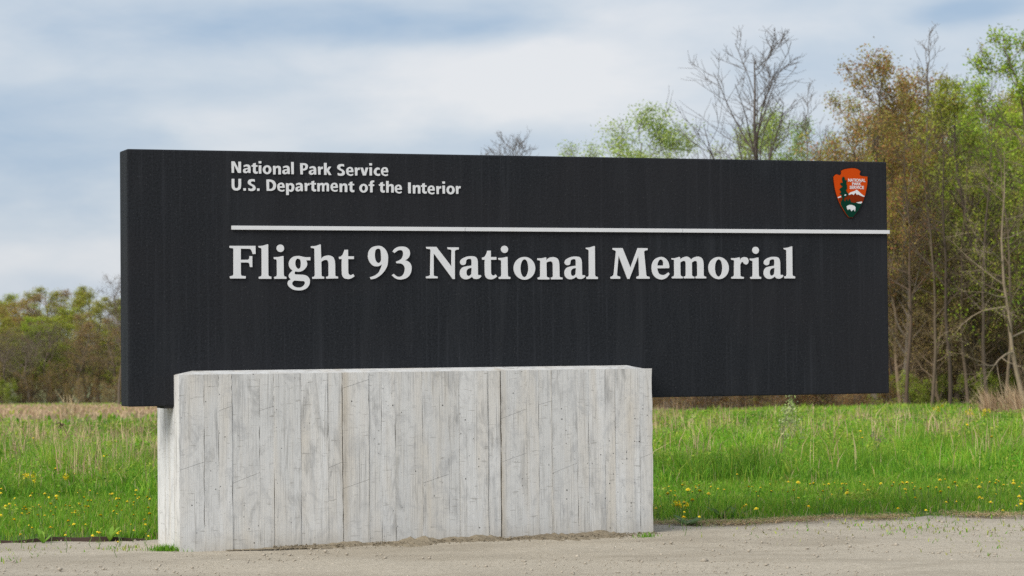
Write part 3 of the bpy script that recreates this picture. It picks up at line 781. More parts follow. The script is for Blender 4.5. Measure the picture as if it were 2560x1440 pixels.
# ------------------------------------------------------------------ plants: generators
def nrm(v): return v / (np.linalg.norm(v) + 1e-9)
def grow(seed, H, r0, n1, n2, n3, start=.3, ang1=50, len1=.42, crook=.10, trop=.10, stems=1, spread=.0, len2=.5, len3=.45, lean=(0, 0), straight=True):
    """returns segments (p0,p1,r0,r1) and twig points; a trunk, limbs, branches and twigs"""
    g_ = np.random.default_rng(seed)
    segs, tips = [], []
    def branch(p, d, L, r, lvl, rend):
        n = (12, 6, 4, 3)[lvl]
        pts = [(p, d, r)]
        for i_ in range(n):
            d = nrm(d + g_.normal(0, crook * (1, 1.5, 1.8, 1.8)[lvl], 3) + np.array([0, 0, trop * (0.3, 1, 1, .8)[lvl]]))
            q = p + d * L / n
            r2 = r + (rend - r) / (n - i_)
            segs.append((p, q, r, r2))
            p, r = q, r2
            pts.append((p, d, r))
        return pts
    def child_dir(d, ang):
        a = g_.uniform(0, 2 * math.pi)
        u = nrm(np.cross(d, [0.31, .77, .12])); v = np.cross(d, u)
        s_, c_ = math.sin(ang), math.cos(ang)
        return nrm(d * c_ + (u * math.cos(a) + v * math.sin(a)) * s_)
    def pick(pts, t):
        f = t * (len(pts) - 1); i_ = min(int(f), len(pts) - 2); w = f - i_
        return pts[i_][0] * (1 - w) + pts[i_ + 1][0] * w, pts[i_ + 1][1], pts[i_][2] * (1 - w) + pts[i_ + 1][2] * w
    for st in range(stems):
        a = 2 * math.pi * st / max(1, stems) + g_.uniform(0, .8)
        d0 = nrm(np.array([math.cos(a) * spread + lean[0], math.sin(a) * spread + lean[1], 1.0]))
        hh = H * (1 if st == 0 else g_.uniform(.7, 1.0))
        p0 = np.array([math.cos(a), math.sin(a), 0]) * (.12 * (stems > 1)) + np.array([0, 0, -.3])
        T = branch(p0, d0, hh + .3, r0 * (1 if stems == 1 else .7), 0, r0 * .12)
        for i_ in range(n1):
            t = start + (1 - start) * ((i_ + g_.uniform(0, .9)) / n1)
            p, d, r = pick(T, min(t, .99))
            L1 = hh * len1 * (1.05 - .75 * (t - start) / (1 - start)) * g_.uniform(.7, 1.15)
            B1 = branch(p, child_dir(d, math.radians(ang1 * g_.uniform(.7, 1.25))), L1, max(r * .55, .012), 1, .008)
            for j_ in range(n2):
                t2 = g_.uniform(.25, 1.0)
                p2, d2, r2 = pick(B1, t2)
                L2 = L1 * len2 * (1.2 - .6 * t2) * g_.uniform(.6, 1.2)
                B2 = branch(p2, child_dir(d2, math.radians(g_.uniform(28, 60))), L2, max(r2 * .6, .007), 2, .005)
                tips.append(B2[-1][0])
                for k_ in range(n3):
                    t3 = g_.uniform(.2, 1.0)
                    p3, d3, r3 = pick(B2, t3)
                    B3 = branch(p3, child_dir(d3, math.radians(g_.uniform(25, 65))), L2 * len3 * g_.uniform(.6, 1.3), .006, 3, .0035)
                    tips += [q[0] for q in B3[1:]]
        tips.append(T[-1][0])
    tips = np.array(tips)
    if straight:
        hi = tips[tips[:, 2] > np.percentile(tips[:, 2], 55)]
        kx, ky = hi[:, 0].mean() / hi[:, 2].mean(), hi[:, 1].mean() / hi[:, 2].mean()
        sh = lambda v: v - np.array([kx, ky, 0]) * v[2]
        segs = [(sh(a), sh(b), c, d) for a, b, c, d in segs]
        tips = tips - tips[:, 2:3] * np.array([[kx, ky, 0]])
    return segs, tips

def tube_mesh(name, segs, mat, k=5):
    P0 = np.array([s[0] for s in segs]); P1 = np.array([s[1] for s in segs])
    R0 = np.array([s[2] for s in segs]); R1 = np.array([s[3] for s in segs])
    D = P1 - P0; D /= np.linalg.norm(D, axis=1, keepdims=True) + 1e-9
    ref = np.where(np.abs(D[:, 2:3]) < .9, np.array([[0, 0, 1.]]), np.array([[1., 0, 0]]))
    U = np.cross(D, ref); U /= np.linalg.norm(U, axis=1, keepdims=True) + 1e-9
    Vv = np.cross(D, U)
    out, faces, base_ = [], [], 0
    for sel, kk in ((R0 > .02, k), (R0 <= .02, 3)):
        idx = np.nonzero(sel)[0]
        if len(idx) == 0: continue
        a = np.arange(kk) * 2 * math.pi / kk
        ring = U[idx, None, :] * np.cos(a)[None, :, None] + Vv[idx, None, :] * np.sin(a)[None, :, None]
        A = P0[idx, None, :] + ring * R0[idx, None, None]
        B = P1[idx, None, :] + ring * R1[idx, None, None]
        VV = np.concatenate([A, B], 1).reshape(-1, 3)
        o0 = np.arange(len(idx))[:, None] * 2 * kk + base_
        j = np.arange(kk); j2 = (j + 1) % kk
        faces.append(np.stack([o0 + j, o0 + j2, o0 + j2 + kk, o0 + j + kk], 2).reshape(-1, 4))
        out.append(VV); base_ += len(VV)
    return mesh_np(name, np.concatenate(out), np.concatenate(faces), True, None, mat)

def leaf_mesh(name, tips, n, sig, size, pal, mat, seed, zlo=None, clump=.35):
    g_ = np.random.default_rng(seed)
    idx = g_.integers(0, len(tips), n)
    P = tips[idx] + g_.normal(0, sig, (n, 3))
    if zlo is not None: P = P[P[:, 2] > zlo]; n = len(P); idx = idx[:n]
    s = g_.uniform(size[0], size[1], n)[:, None]
    A = g_.normal(0, 1, (n, 3)); A /= np.linalg.norm(A, axis=1, keepdims=True)
    B = np.cross(A, g_.normal(0, 1, (n, 3))); B /= np.linalg.norm(B, axis=1, keepdims=True) + 1e-9
    A *= s; B *= s * .55
    V = np.stack([P - A * .5, P + B * .5, P + A * .5, P - B * .5], 1).reshape(-1, 3)
    F = np.arange(n * 4).reshape(-1, 4)
    pal = np.array(pal)
    tc_ = g_.integers(0, len(pal), len(tips))          # whole twigs lean to one colour
    ci = np.where(g_.random(n) < clump, g_.integers(0, len(pal), n), tc_[idx])
    col = pal[ci] * g_.uniform(.75, 1.25, (n, 1))
    return mesh_np(name, V, F, False, np.repeat(col, 4, 0), mat)

KIND = {}
def make_kind(key, gp, leaf=None):
    segs, tips = grow(**gp)
    tr = tube_mesh('trunk', segs, M['bark'])
    cr_ = leaf_mesh('crown', tips, mat=M['leaf'], seed=gp['seed'] + 5, **leaf) if leaf else None
    top = max(s[1][2] for s in segs)
    KIND[key] = (tr, cr_, top)
RED = [(.36, .16, .085), (.28, .16, .08), (.30, .23, .07), (.35, .30, .075), (.22, .16, .08)]
OLI = [(.29, .31, .045), (.23, .26, .04), (.36, .37, .06), (.19, .22, .045), (.28, .21, .09)]
YEL = [(.34, .43, .05), (.26, .36, .045), (.40, .46, .08), (.21, .31, .045)]
GRN = [(.34, .42, .13), (.27, .35, .10), (.40, .45, .16), (.22, .29, .09)]
BRN = [(.30, .20, .12), (.23, .17, .105), (.35, .22, .105), (.22, .18, .09)]
make_kind('red0', dict(seed=11, H=10, r0=.13, n1=28, n2=7, n3=5, start=.18, ang1=46, len1=.34, trop=.13), dict(n=15000, sig=.13, size=(.05, .10), pal=RED))
make_kind('red1', dict(seed=12, H=10, r0=.14, n1=26, n2=8, n3=5, start=.2, ang1=50, len1=.36, trop=.11), dict(n=14000, sig=.14, size=(.05, .10), pal=RED + OLI[:2]))
make_kind('olive0', dict(seed=21, H=10, r0=.14, n1=28, n2=8, n3=5, start=.12, ang1=54, len1=.36, trop=.10), dict(n=14000, sig=.12, size=(.05, .11), pal=OLI))
make_kind('olive1', dict(seed=22, H=10, r0=.13, n1=30, n2=7, n3=6, start=.08, ang1=58, len1=.34, trop=.08), dict(n=15000, sig=.12, size=(.05, .11), pal=OLI + YEL))
make_kind('yellow0', dict(seed=23, H=10, r0=.13, n1=28, n2=8, n3=5, start=.12, ang1=56, len1=.35, trop=.09), dict(n=15000, sig=.12, size=(.05, .11), pal=YEL))
make_kind('green0', dict(seed=33, H=10, r0=.11, n1=24, n2=8, n3=5, start=.25, ang1=46, len1=.40, trop=.13), dict(n=18000, sig=.15, size=(.05, .10), pal=GRN))
make_kind('green1', dict(seed=32, H=10, r0=.11, n1=20, n2=7, n3=5, start=.3, ang1=44, len1=.38, trop=.13, stems=2, spread=.12), dict(n=14000, sig=.14, size=(.05, .10), pal=GRN))
make_kind('bare0', dict(seed=46, H=10, r0=.12, n1=23, n2=7, n3=5, start=.22, ang1=38, len1=.44, trop=.13, crook=.055))
make_kind('bare1', dict(seed=42, H=10, r0=.08, n1=14, n2=6, n3=5, start=.3, ang1=36, len1=.34, trop=.14, crook=.09))
make_kind('bare2', dict(seed=43, H=10, r0=.12, n1=26, n2=8, n3=6, start=.35, ang1=46, len1=.46, trop=.12, crook=.10))
make_kind('bare3', dict(seed=47, H=10, r0=.10, n1=16, n2=6, n3=4, start=.82, ang1=52, len1=.20, trop=.12, crook=.10))
make_kind('pole0', dict(seed=81, H=10, r0=.085, n1=16, n2=5, n3=4, start=.35, ang1=58, len1=.26, trop=.05, crook=.06))
make_kind('brown0', dict(seed=51, H=10, r0=.11, n1=28, n2=8, n3=6, start=.08, ang1=52, len1=.34, trop=.12), dict(n=6500, sig=.14, size=(.05, .11), pal=BRN))
make_kind('shrub0', dict(seed=61, H=2.4, r0=.035, n1=7, n2=5, n3=4, start=.1, ang1=50, len1=.5, trop=.06, stems=5, spread=.35), dict(n=9000, sig=.09, size=(.035, .075), pal=OLI + YEL))
make_kind('shrub1', dict(seed=62, H=2.4, r0=.03, n1=7, n2=6, n3=5, start=.05, ang1=55, len1=.5, trop=.05, stems=5, spread=.4), dict(n=6000, sig=.10, size=(.035, .075), pal=BRN + RED))
make_kind('lean0', dict(seed=74, H=10, r0=.10, n1=14, n2=6, n3=5, start=.2, ang1=66, len1=.45, trop=-.01, crook=.07, lean=(-.16, 0), straight=False), dict(n=1500, sig=.10, size=(.05, .09), pal=OLI))

def plant_tree(kind, px, d, ytop, label, cat='tree', group=None, tint=(1, 1, 1), rot=None, bark=(1, 1, 1), name=None, wide=1.0):
    """a tree rooted at distance d in the photograph's column px, as tall as the picture shows"""
    tr, cr_, top = KIND[kind]
    x = at(px, d); z = float(terrain(x, d))
    ztop = CAMH + (horizon(px) - ytop) * d / FPX
    s = (ztop - z) / top
    o = empty(name or ('shrub' if 'shrub' in kind else 'tree'), (x, d, z - .02), rng.uniform(0, 6.28) if rot is None else rot)
    o.scale = (s * wide, s * wide, s)
    tag(o, label, cat, group)
    t = link('trunk', tr, None, o); t.color = (*bark, 1)
    if cr_ is not None:
        c = link('crown', cr_, None, o); c.color = (tint[0] * 1.3, tint[1] * 1.36, tint[2] * 1.1, 1)
    return o

# --- single trees seen above the sign
plant_tree('bare0', 1903, 84, 48, 'tall leafless tree with spreading dark limbs rising behind the black sign', rot=.6, bark=(.6, .6, .65), wide=1.32)
plant_tree('bare1', 2040, 82, 188, 'slender leafless tree beside the tall bare one, above the sign', rot=1.2, bark=(.65, .65, .655))
plant_tree('bare3', 1288, 105, 308, 'small leafless tree whose crown just clears the top middle of the sign', rot=2.2, bark=(.655, .65, .652))
plant_tree('bare1', 1215, 112, 366, 'thin leafless twigs just left of the small bare tree above the sign', rot=.3, bark=(.9, .85, .85))
plant_tree('green0', 1618, 88, 262, 'airy bright-green tree rising above the sign left of the tall bare tree', rot=.4, wide=1.25)
plant_tree('green1', 1490, 92, 352, 'low pale-green treetop at the left edge of the leafy trees above the sign', rot=2.0)
plant_tree('green1', 1700, 92, 330, 'thin pale-green tree filling the gap right of the airy bright-green tree', rot=1.0, tint=(.95, .95, 1))
plant_tree('bare2', 1765, 96, 352, 'grey leafless twigs between the leafy trees above the sign', rot=1.0, bark=(.9, .85, .9), wide=.6)
plant_tree('green0', 1925, 90, 268, 'bright-green tree growing around the foot of the tall bare tree', rot=2.4, tint=(.95, .95, .8))
plant_tree('green1', 1830, 93, 318, 'yellow-green treetop just left of the tall bare trunk', rot=.2, tint=(1, .95, .8))
plant_tree('green1', 2055, 88, 300, 'green treetop under the slender leafless tree', rot=3.0, tint=(.9, 1, .95))
# --- the wood on the right: front trees one can tell apart
plant_tree('red0', 2190, 70, 128, 'reddish-brown budding tree at the left end of the right-hand wood', rot=.2, bark=(.7, .68, .65))
plant_tree('red1', 2125, 73, 228, 'rusty half-leafed tree leaning out of the wood above the arrowhead emblem', rot=1.4)
plant_tree('red0', 2290, 74, 168, 'red-tipped tree second from the left in the right-hand wood', rot=3.4, bark=(.7, .65, .6))
plant_tree('bare1', 2345, 72, 45, 'bare-topped tree standing out above the right-hand wood', rot=.9, bark=(.8, .78, .78), wide=1.1)
plant_tree('olive0', 2385, 69, 205, 'olive-leafed tree with a dark straight trunk in the right-hand wood', rot=2.1, bark=(.5, .45, .4))
plant_tree('yellow0', 2450, 73, 196, 'yellow-green tree right of the dark straight trunk', rot=.4)
plant_tree('olive1', 2555, 70, 62, 'tallest green tree at the right edge of the picture', rot=1.1, tint=(.9, 1, .8), bark=(.7, .65, .6))
plant_tree('lean0', 2560, 66, 330, 'pale thin-trunked tree with arching bare branches at the right edge', rot=0.0, bark=(1.5, 1.4, 1.2))
plant_tree('bare1', 2480, 76, 92, 'thin bare twigs poking out near the right edge of the wood', rot=2.2, bark=(.8, .8, .8))
plant_tree('bare1', 2240, 71, 420, 'thin dark trunk standing hard against the right end of the sign', rot=.2, bark=(.6, .55, .5))
for (px, d, yt, rt, bk, lab) in ((2262, 67.5, 300, .5, (.55, .45, .38), 'brown trunk with side twigs just right of the sign edge'), (2325, 67, 330, 1.9, (.65, .58, .48), 'thin pale trunk left of the dark straight one'),
        (2372, 66.5, 240, 3.1, (.35, .3, .26), 'dark thick trunk standing at the front of the right-hand wood'), (2418, 68, 360, 4.0, (.8, .7, .6), 'thin grey trunk right of the dark thick one'),
        (2468, 67, 280, 5.2, (.5, .45, .4), 'dark slim trunk before the green shrubs'), (2510, 66.5, 330, .9, (.95, .85, .7), 'pale slim trunk near the right edge'), (2345, 70, 380, 2.7, (.45, .4, .35), 'dark slim trunk behind the dark thick one')):
    plant_tree('pole0', px, d, yt, lab, group='slim trunks of the right-hand wood', rot=rt, bark=bk, wide=.9)
# --- filling rows behind
WL = 'tree deep in the right wood'
for i_, (kd, px, d, yt) in enumerate([('olive0', 2230, 80, 250), ('brown0', 2300, 82, 230), ('olive1', 2420, 84, 240), ('red1', 2350, 86, 260), ('brown0', 2480, 83, 270),
        ('olive0', 2540, 82, 220), ('brown0', 2200, 88, 300), ('olive1', 2270, 92, 290), ('brown0', 2390, 93, 300), ('olive0', 2500, 92, 260), ('brown0', 2570, 90, 280),
        ('yellow0', 2630, 74, 120), ('red1', 2700, 78, 150), ('olive0', 2790, 76, 180), ('brown0', 2640, 86, 260), ('olive1', 2720, 90, 240), ('brown0', 2150, 90, 400), ('olive0', 2080, 92, 430),
        ('brown0', 2010, 94, 470), ('olive1', 1930, 96, 480), ('brown0', 1850, 98, 480), ('brown0', 1770, 98, 500), ('olive0', 1690, 100, 520), ('brown0', 1610, 102, 540), ('brown0', 2330, 100, 260), ('brown0', 2450, 101, 260), ('brown0', 2560, 100, 240), ('brown0', 2230, 102, 280), ('olive1', 2265, 76, 330), ('brown0', 2335, 77, 360), ('yellow0', 2405, 78, 340), ('brown0', 2475, 77, 380), ('olive0', 2525, 78, 320)]):
    nm = {'olive0': 'olive-leafed', 'olive1': 'olive-green', 'brown0': 'brown twiggy', 'red1': 'rust-coloured', 'yellow0': 'yellow-green'}[kd]
    plant_tree(kd, px, d, yt, nm + ' ' + WL + (', behind the sign' if px < 2200 else ', beside the sign' if px < 2330 else ', near its middle' if px < 2470 else ', at the right edge') + (', front rank' if d < 85 else ', rear rank' if d < 97 else ', last rank'), group='trees of the right-hand wood', bark=(1.15, 1.0, .85), tint=(1.05, 1.02, .95))
plant_tree('red1', 2262, 69, 350, 'reddish-brown twiggy tree hard against the right end of the sign', rot=2.0, tint=(1.0, .85, .9))
plant_tree('brown0', 2300, 70.5, 420, 'brown twiggy tree beside the reddish one, right of the sign', rot=1.0, bark=(1.2, 1.0, .85))
for (px, d, yt, lab) in ((2245, 69, 560, 'brown sapling thicket touching the right end of the sign'), (2300, 71, 600, 'brown sapling right of the sign, beside the thicket'), (2350, 68.5, 640, 'brown twiggy sapling left of the dark thick trunk'),
        (2400, 71, 580, 'brown twiggy sapling right of the dark thick trunk'), (2440, 69, 650, 'low brown sapling among the green shrubs'), (2490, 71, 600, 'brown sapling left of the pale leaning tree'), (2535, 69, 560, 'brown sapling behind the tan grass heaps'), (2320, 73, 520, 'tall brown sapling in the second rank right of the sign'), (2460, 74, 520, 'tall brown sapling in the second rank near the pale tree')):
    plant_tree('brown0', px, d, yt, lab, group='saplings of the right-hand wood', bark=(1.2, 1.05, .85), tint=(.95, 1.0, .8), wide=1.35)
# --- underwood along its edge
for i_, (kd, px, d, yt, lab) in enumerate([
        ('shrub0', 2275, 68.5, 925, 'yellow-green shrub at the foot of the wood beside the sign'), ('shrub0', 2345, 69, 930, 'yellow-green shrub left of the dark trunk'),
        ('shrub0', 2440, 68.5, 925, 'yellow-green shrub right of the dark trunk'), ('shrub0', 2505, 70, 915, 'green shrub near the pale leaning tree'),
        ('shrub1', 2130, 68, 950, 'reddish shrub showing under the right end of the sign'), ('shrub1', 2000, 69, 940, 'brown shrub under the sign left of the reddish one'),
        ('shrub0', 1900, 71, 950, 'olive shrub under the middle of the sign overhang'), ('shrub1', 1800, 72, 945, 'brown shrub under the sign beside the olive shrub'),
        ('shrub1', 1700, 74, 950, 'brown shrub nearest the concrete base under the sign'), ('shrub0', 2215, 70, 930, 'olive shrub under the bottom right corner of the sign'),
        ('shrub1', 1650, 73, 935, 'brown shrub touching the right end of the concrete base in the picture'), ('shrub1', 1850, 75, 925, 'dark brown shrub third from the base under the sign'),
        ('shrub1', 1950, 76, 920, 'dark brown shrub under the sign overhang, left of its middle'), ('shrub0', 2060, 72, 935, 'olive shrub under the right part of the sign'),
        ('shrub1', 2170, 75, 915, 'dark brown shrub behind the reddish one'), ('shrub1', 1750, 76, 925, 'dark brown shrub second from the base under the sign'),
        ('shrub1', 2250, 73, 860, 'brown brush hard by the sign, right of its lower corner'), ('shrub0', 2380, 75, 850, 'olive brush behind the dark thick trunk'), ('shrub1', 2440, 73, 870, 'brown brush right of the dark thick trunk'),
        ('shrub0', 2300, 77, 800, 'olive undergrowth deep in the wood beside the sign'), ('shrub1', 2530, 74, 850, 'brown brush left of the pale leaning tree'), ('shrub0', 2460, 79, 790, 'olive undergrowth deep in the wood near its middle'), ('shrub1', 2350, 80, 770, 'brown undergrowth far inside the wood'), ('shrub1', 2560, 79, 780, 'brown undergrowth far inside the wood at the right edge'),
        ('shrub1', 2310, 74, 840, 'brown twiggy shrub behind the yellow-green ones'), ('shrub1', 2480, 75, 830, 'brown twiggy shrub deep in the wood at right'),
        ('shrub1', 2400, 77, 800, 'tall brown shrub between the trunks'), ('shrub0', 2590, 70, 900, 'green shrub at the right edge of the picture')]):
    plant_tree(kd, px, d, yt, lab, 'shrub', 'underwood along the right-hand wood', tint=(.9, .9, .85) if kd == 'shrub0' else (.95, .8, .8))

for px in np.arange(1640, 2230, 44):
    plant_tree('shrub1', px + rng.uniform(-12, 12), 69.5 + rng.uniform(-1, 2), 930 + rng.uniform(-12, 12), 'dry brown brush under the sign overhang along the edge of the wood', 'shrub', 'brush under the sign overhang', tint=(.75, .65, .6), wide=1.2)
# --- the far wood on the left
LW = 'tree of the far left wood'
far = []
g_ = np.random.default_rng(5)
for row, (d, y0) in enumerate(((194, 815), (200, 775), (207, 748), (214, 738), (222, 735))):
    for px in np.arange(-330 + 30 * row, 760, 74 if row else 66):
        far.append((px + g_.uniform(-24, 24), d + g_.uniform(-4, 4), y0 + g_.uniform(-22, 26), row))
for (px, d, yt, row) in far:
    kd = str(g_.choice(['brown0', 'bare2', 'olive0', 'brown0'] if row == 0 else ['olive0', 'olive1', 'olive1', 'yellow0', 'yellow0', 'red1', 'brown0']))
    nm = {'olive0': 'olive-green', 'olive1': 'olive', 'brown0': 'brown twiggy', 'red1': 'rust-tinged', 'yellow0': 'yellow-green', 'bare2': 'leafless grey'}[kd]
    plant_tree(kd, px, d, yt, nm + ' ' + LW + (', at the left edge' if px < 90 else ', second quarter' if px < 170 else ', third quarter' if px < 240 else ', next to the sign' if px < 320 else ', behind the sign') + (', front rank' if row == 0 else ', middle rank' if row < 3 else ', rear rank'), group='trees of the far wood', bark=(.9, .85, .8), tint=(1.05, .98, .9), wide=1.7)
for (px, d, yt) in [(px, 190 + g_.uniform(-4, 5), 920 + g_.uniform(-25, 25)) for px in np.arange(-260, 640, 46)]:
    plant_tree(str(g_.choice(['shrub1', 'shrub1', 'shrub0'])), px, d, yt, 'brown brushwood along the foot of the far wood', 'shrub', 'brushwood of the far wood', tint=(.85, .85, .85), wide=.9)
plant_tree('bare2', 292, 150, 672, 'leafless tree with a dark leaning trunk standing out before the far wood', rot=.5, bark=(.7, .65, .6))

# ------------------------------------------------------------------ grass
def patch(x, y, f, ph):
    return .5 + .25 * (np.sin(x * f + ph) * np.sin(y * f * .6 + ph * 2.1) + np.sin(x * f * 2.3 + y * f * .9 + ph * .7) * .6 + np.sin(x * f * 4.7 - y * f * 1.7 + ph) * .4)
def in_base(x, y, m=.03):
    dx, dy = x - SX, y - SY
    a = dx * math.cos(YAW) + dy * math.sin(YAW); b = -dx * math.sin(YAW) + dy * math.cos(YAW)
    return (a > CL - m) & (a < CR + m) & (b > -CF - m) & (b < CB + m)
def blades(name, x, y, h, w, col, lean=.35, mat=None, z=None, lean_dir=None):
    n = len(x)
    g_ = np.random.default_rng(n)
    z = terrain(x, y) if z is None else z
    a = g_.uniform(0, 2 * math.pi, n)
    ld = g_.uniform(0, 2 * math.pi, n) if lean_dir is None else lean_dir
    le = np.abs(g_.normal(0, lean, n)) * h
    B = np.stack([x, y, z - .01], 1)
    wv = np.stack([np.cos(a) * w * .5, np.sin(a) * w * .5, np.zeros(n)], 1)
    lv = np.stack([np.cos(ld) * le, np.sin(ld) * le, np.zeros(n)], 1)
    up = np.stack([np.zeros(n), np.zeros(n), h], 1)
    mid = B + up * .58 + lv * .30
    tip = B + up * np.sqrt(np.clip(1 - (le / h) ** 2 * .35, .2, 1))[:, None] + lv
    V = np.stack([B - wv, B + wv, mid - wv * .75, mid + wv * .75, tip], 1).reshape(-1, 3)
    o = (np.arange(n) * 5)[:, None]
    F = (o[:, None, :] + np.array([[0, 1, 3], [0, 3, 2], [2, 3, 4]])[None]).reshape(-1, 3)
    return mesh_np(name, V, F, False, np.repeat(col, 5, 0), mat or M['grass'])
def scatter(n, x0, x1, y0, y1, seed, wedge=True):
    g_ = np.random.default_rng(seed)
    y = np.sqrt(g_.uniform(y0 ** 2, y1 ** 2, n)) if wedge else g_.uniform(y0, y1, n)
    x = g_.uniform(x0, x1, n) * (y / y0 if wedge else 1)
    return x, y, g_
def pal_mix(g_, n, pal, wts, var=.22):
    pal = np.array(pal); wts = np.array(wts, float)
    if wts.ndim == 1: idx = g_.choice(len(pal), n, p=wts / wts.sum())
    else:
        c = np.cumsum(wts / wts.sum(1, keepdims=True), 1); idx = (g_.random(n)[:, None] > c).sum(1).clip(0, len(pal) - 1)
    return pal[idx] * g_.uniform(1 - var, 1 + var, (n, 1))

G1, G2, G3, TAN, TAN2, DK = (.155, .365, .020), (.235, .43, .035), (.40, .47, .065), (.60, .47, .27), (.47, .33, .18), (.10, .25, .018)
# short grass along the gravel
x, y, g_ = scatter(230000, -6.2, 7.0, 18.6, 27.6, 101, False)
e_ = edge_y(x) + .06 * np.sin(x * 23) + np.abs(g_.normal(0, .17, len(x))) - .13
k_ = (y > e_) & ~in_base(x, y) & (y < edge_y(x) + 4.9)
x, y = x[k_], y[k_]; n = len(x)
ed = np.clip((y - edge_y(x)) / .8, 0, 1)
p1 = patch(x, y, 1.1, .4)
h = (.032 + .045 * ed) * g_.uniform(.6, 1.35, n) * (.7 + .6 * p1) + .018
w_ = np.stack([np.full(n, .48), .30 + .3 * p1, .10 + .2 * p1, .035 + .10 * (1 - ed), .02 + .06 * (1 - ed), .16 + .25 * (1 - p1)], 1)
col = pal_mix(g_, n, (G1, G2, G3, TAN, TAN2, DK), w_)
tag(link('short_grass', blades('short_grass', x, y, h, g_.uniform(.004, .009, n), col, .5)), 'short green grass strip along the gravel', 'grass', kind='stuff')
# tall meadow grass
Vs = []
for (n0, x0, x1, y0, y1, hl, wl, seed) in ((100000, -6.6, 7.4, 24.6, 31, (.17, .40), (.006, .012), 201), (90000, -8.2, 8.6, 31, 40, (.15, .34), (.010, .018), 202),
                                           (80000, -10.5, 11.0, 40, 52, (.13, .28), (.014, .026), 203), (60000, -14.5, 14, 52, 70, (.08, .17), (.022, .04), 204)):
    x, y, g_ = scatter(n0, x0, x1, y0, y1, seed, True)
    lim = edge_y(x) + 4.3 + .45 * np.sin(x * 1.3) + .25 * np.sin(x * 3.7) + g_.normal(0, .2, len(x))
    k_ = (y > lim) & ((x > -1) | (y < 51 + 2 * np.sin(x * .7)))
    x, y = x[k_], y[k_]; n = len(x)
    p1 = patch(x, y, 1.3, 1.3); p2 = patch(x, y, .45, 2.6); p3 = patch(x, y, 2.7, .3)
    far_ = np.clip((y - 25) / 20, 0, 1)
    h = g_.uniform(hl[0], hl[1], n) * (.22 + .8 * p1 + .75 * p3 * p1) * (.55 + .45 * np.clip((y - edge_y(x) - 4.0) / 1.6, 0, 1))
    lft = np.clip(-x / 3, 0, 1)
    tn = np.clip(.02 + .30 * (far_ + .2) * sstep(.48, .7, p2) + .04 * far_ + .14 * lft * far_ * (.3 + p1), 0, .7)
    near = np.clip((edge_y(x) + 6.4 - y) / 1.9, 0, 1)  # shadow line where the tall grass begins, painted with more dark blades
    w_ = np.stack([.40 + 0 * x, .30 + .35 * p1, .08 + .45 * far_ * p3 + .3 * sstep(.5, .75, p3), tn * .8, tn * .6, .06 + .75 * near + .25 * (1 - p3)], 1)
    col = pal_mix(g_, n, (G1, G2, G3, TAN, TAN2, DK), w_) * (.62 + .76 * patch(x, y, 1.1, 5.2))[:, None]
    Vs.append((x, y, h, g_.uniform(wl[0], wl[1], n), col))
X, Y, H_, W_, C4 = [np.concatenate(q) for q in zip(*Vs)]
tag(link('meadow_grass', blades('meadow_grass', X, Y, H_, W_, C4, .66)), 'tall green meadow grass mixed with straw behind the sign', 'grass', kind='stuff')
# broad-leaved herbs in the grass
x, y, g_ = scatter(1700, -6.6, 7.4, 22, 52, 250, True)
k_ = (y > edge_y(x) + .5); x, y = x[k_], y[k_]
N_ = 60
cx_ = np.repeat(x, N_); cy_ = np.repeat(y, N_); n = len(cx_)
tall_ = (cy_ > edge_y(cx_) + 4.5)
rr = np.repeat(g_.uniform(.06, .22, len(x)), N_) * np.where(tall_, 1, .55)
px_ = cx_ + g_.normal(0, 1, n) * rr; py_ = cy_ + g_.normal(0, 1, n) * rr
hz_ = np.where(tall_, g_.uniform(.05, .30, n), g_.uniform(.02, .10, n)) * np.clip(40 / cy_, .5, 1)
P = np.stack([px_, py_, terrain(px_, py_) + hz_], 1)
sz = g_.uniform(.010, .028, n)[:, None] * np.clip(cy_ / 30, .8, 1.4)[:, None]
A = g_.normal(0, 1, (n, 3)); A[:, 2] = np.abs(A[:, 2]) * .8; A /= np.linalg.norm(A, axis=1, keepdims=True)
B = np.cross(A, g_.normal(0, 1, (n, 3))); B /= np.linalg.norm(B, axis=1, keepdims=True)
A *= sz; B *= sz * .38
hc = np.repeat(pal_mix(g_, len(x), (G1, G2, G3, (.34, .46, .05), DK), (.25, .25, .2, .2, .1)), N_, 0) * g_.uniform(.8, 1.2, (n, 1))
tag(link('meadow_herbs', mesh_np('meadow_herbs', np.stack([P - A, P + B, P + A, P - B], 1).reshape(-1, 3), np.arange(n * 4).reshape(-1, 4), False, np.repeat(hc, 4, 0), M['grass'])), 'low leafy herbs growing through the grass', 'herbs', kind='stuff')
# far straw field on the left
x, y, g_ = scatter(70000, -14, 4, 55, 190, 301, True)
k_ = x < (y * .03 + 2); x, y = x[k_], y[k_]; n = len(x)
band = (sstep(54, 62, y + 4 * patch(x, y, .2, 1)) * (1 - sstep(146, 156, y)))[:, None]
wg = np.array([[.35, .3, .3, .12, .1, .1]]) * (1 - band) + np.array([[.02, .03, .06, .5, .45, .0]]) * band
lateg = (y > 150)[:, None]
wg = np.where(lateg, np.array([[.2, .25, .5, .35, .3, .0]]), wg)
col = pal_mix(g_, n, (G1, G2, G3, (.56, .42, .27), (.47, .34, .21), DK), wg)
tag(link('straw_field', blades('straw_field', x, y, g_.uniform(.06, .16, n) + .0006 * y, .05 + .0006 * y * g_.uniform(.5, 1, n), col, .6)), 'straw-coloured field before the far wood', 'field', kind='stuff')
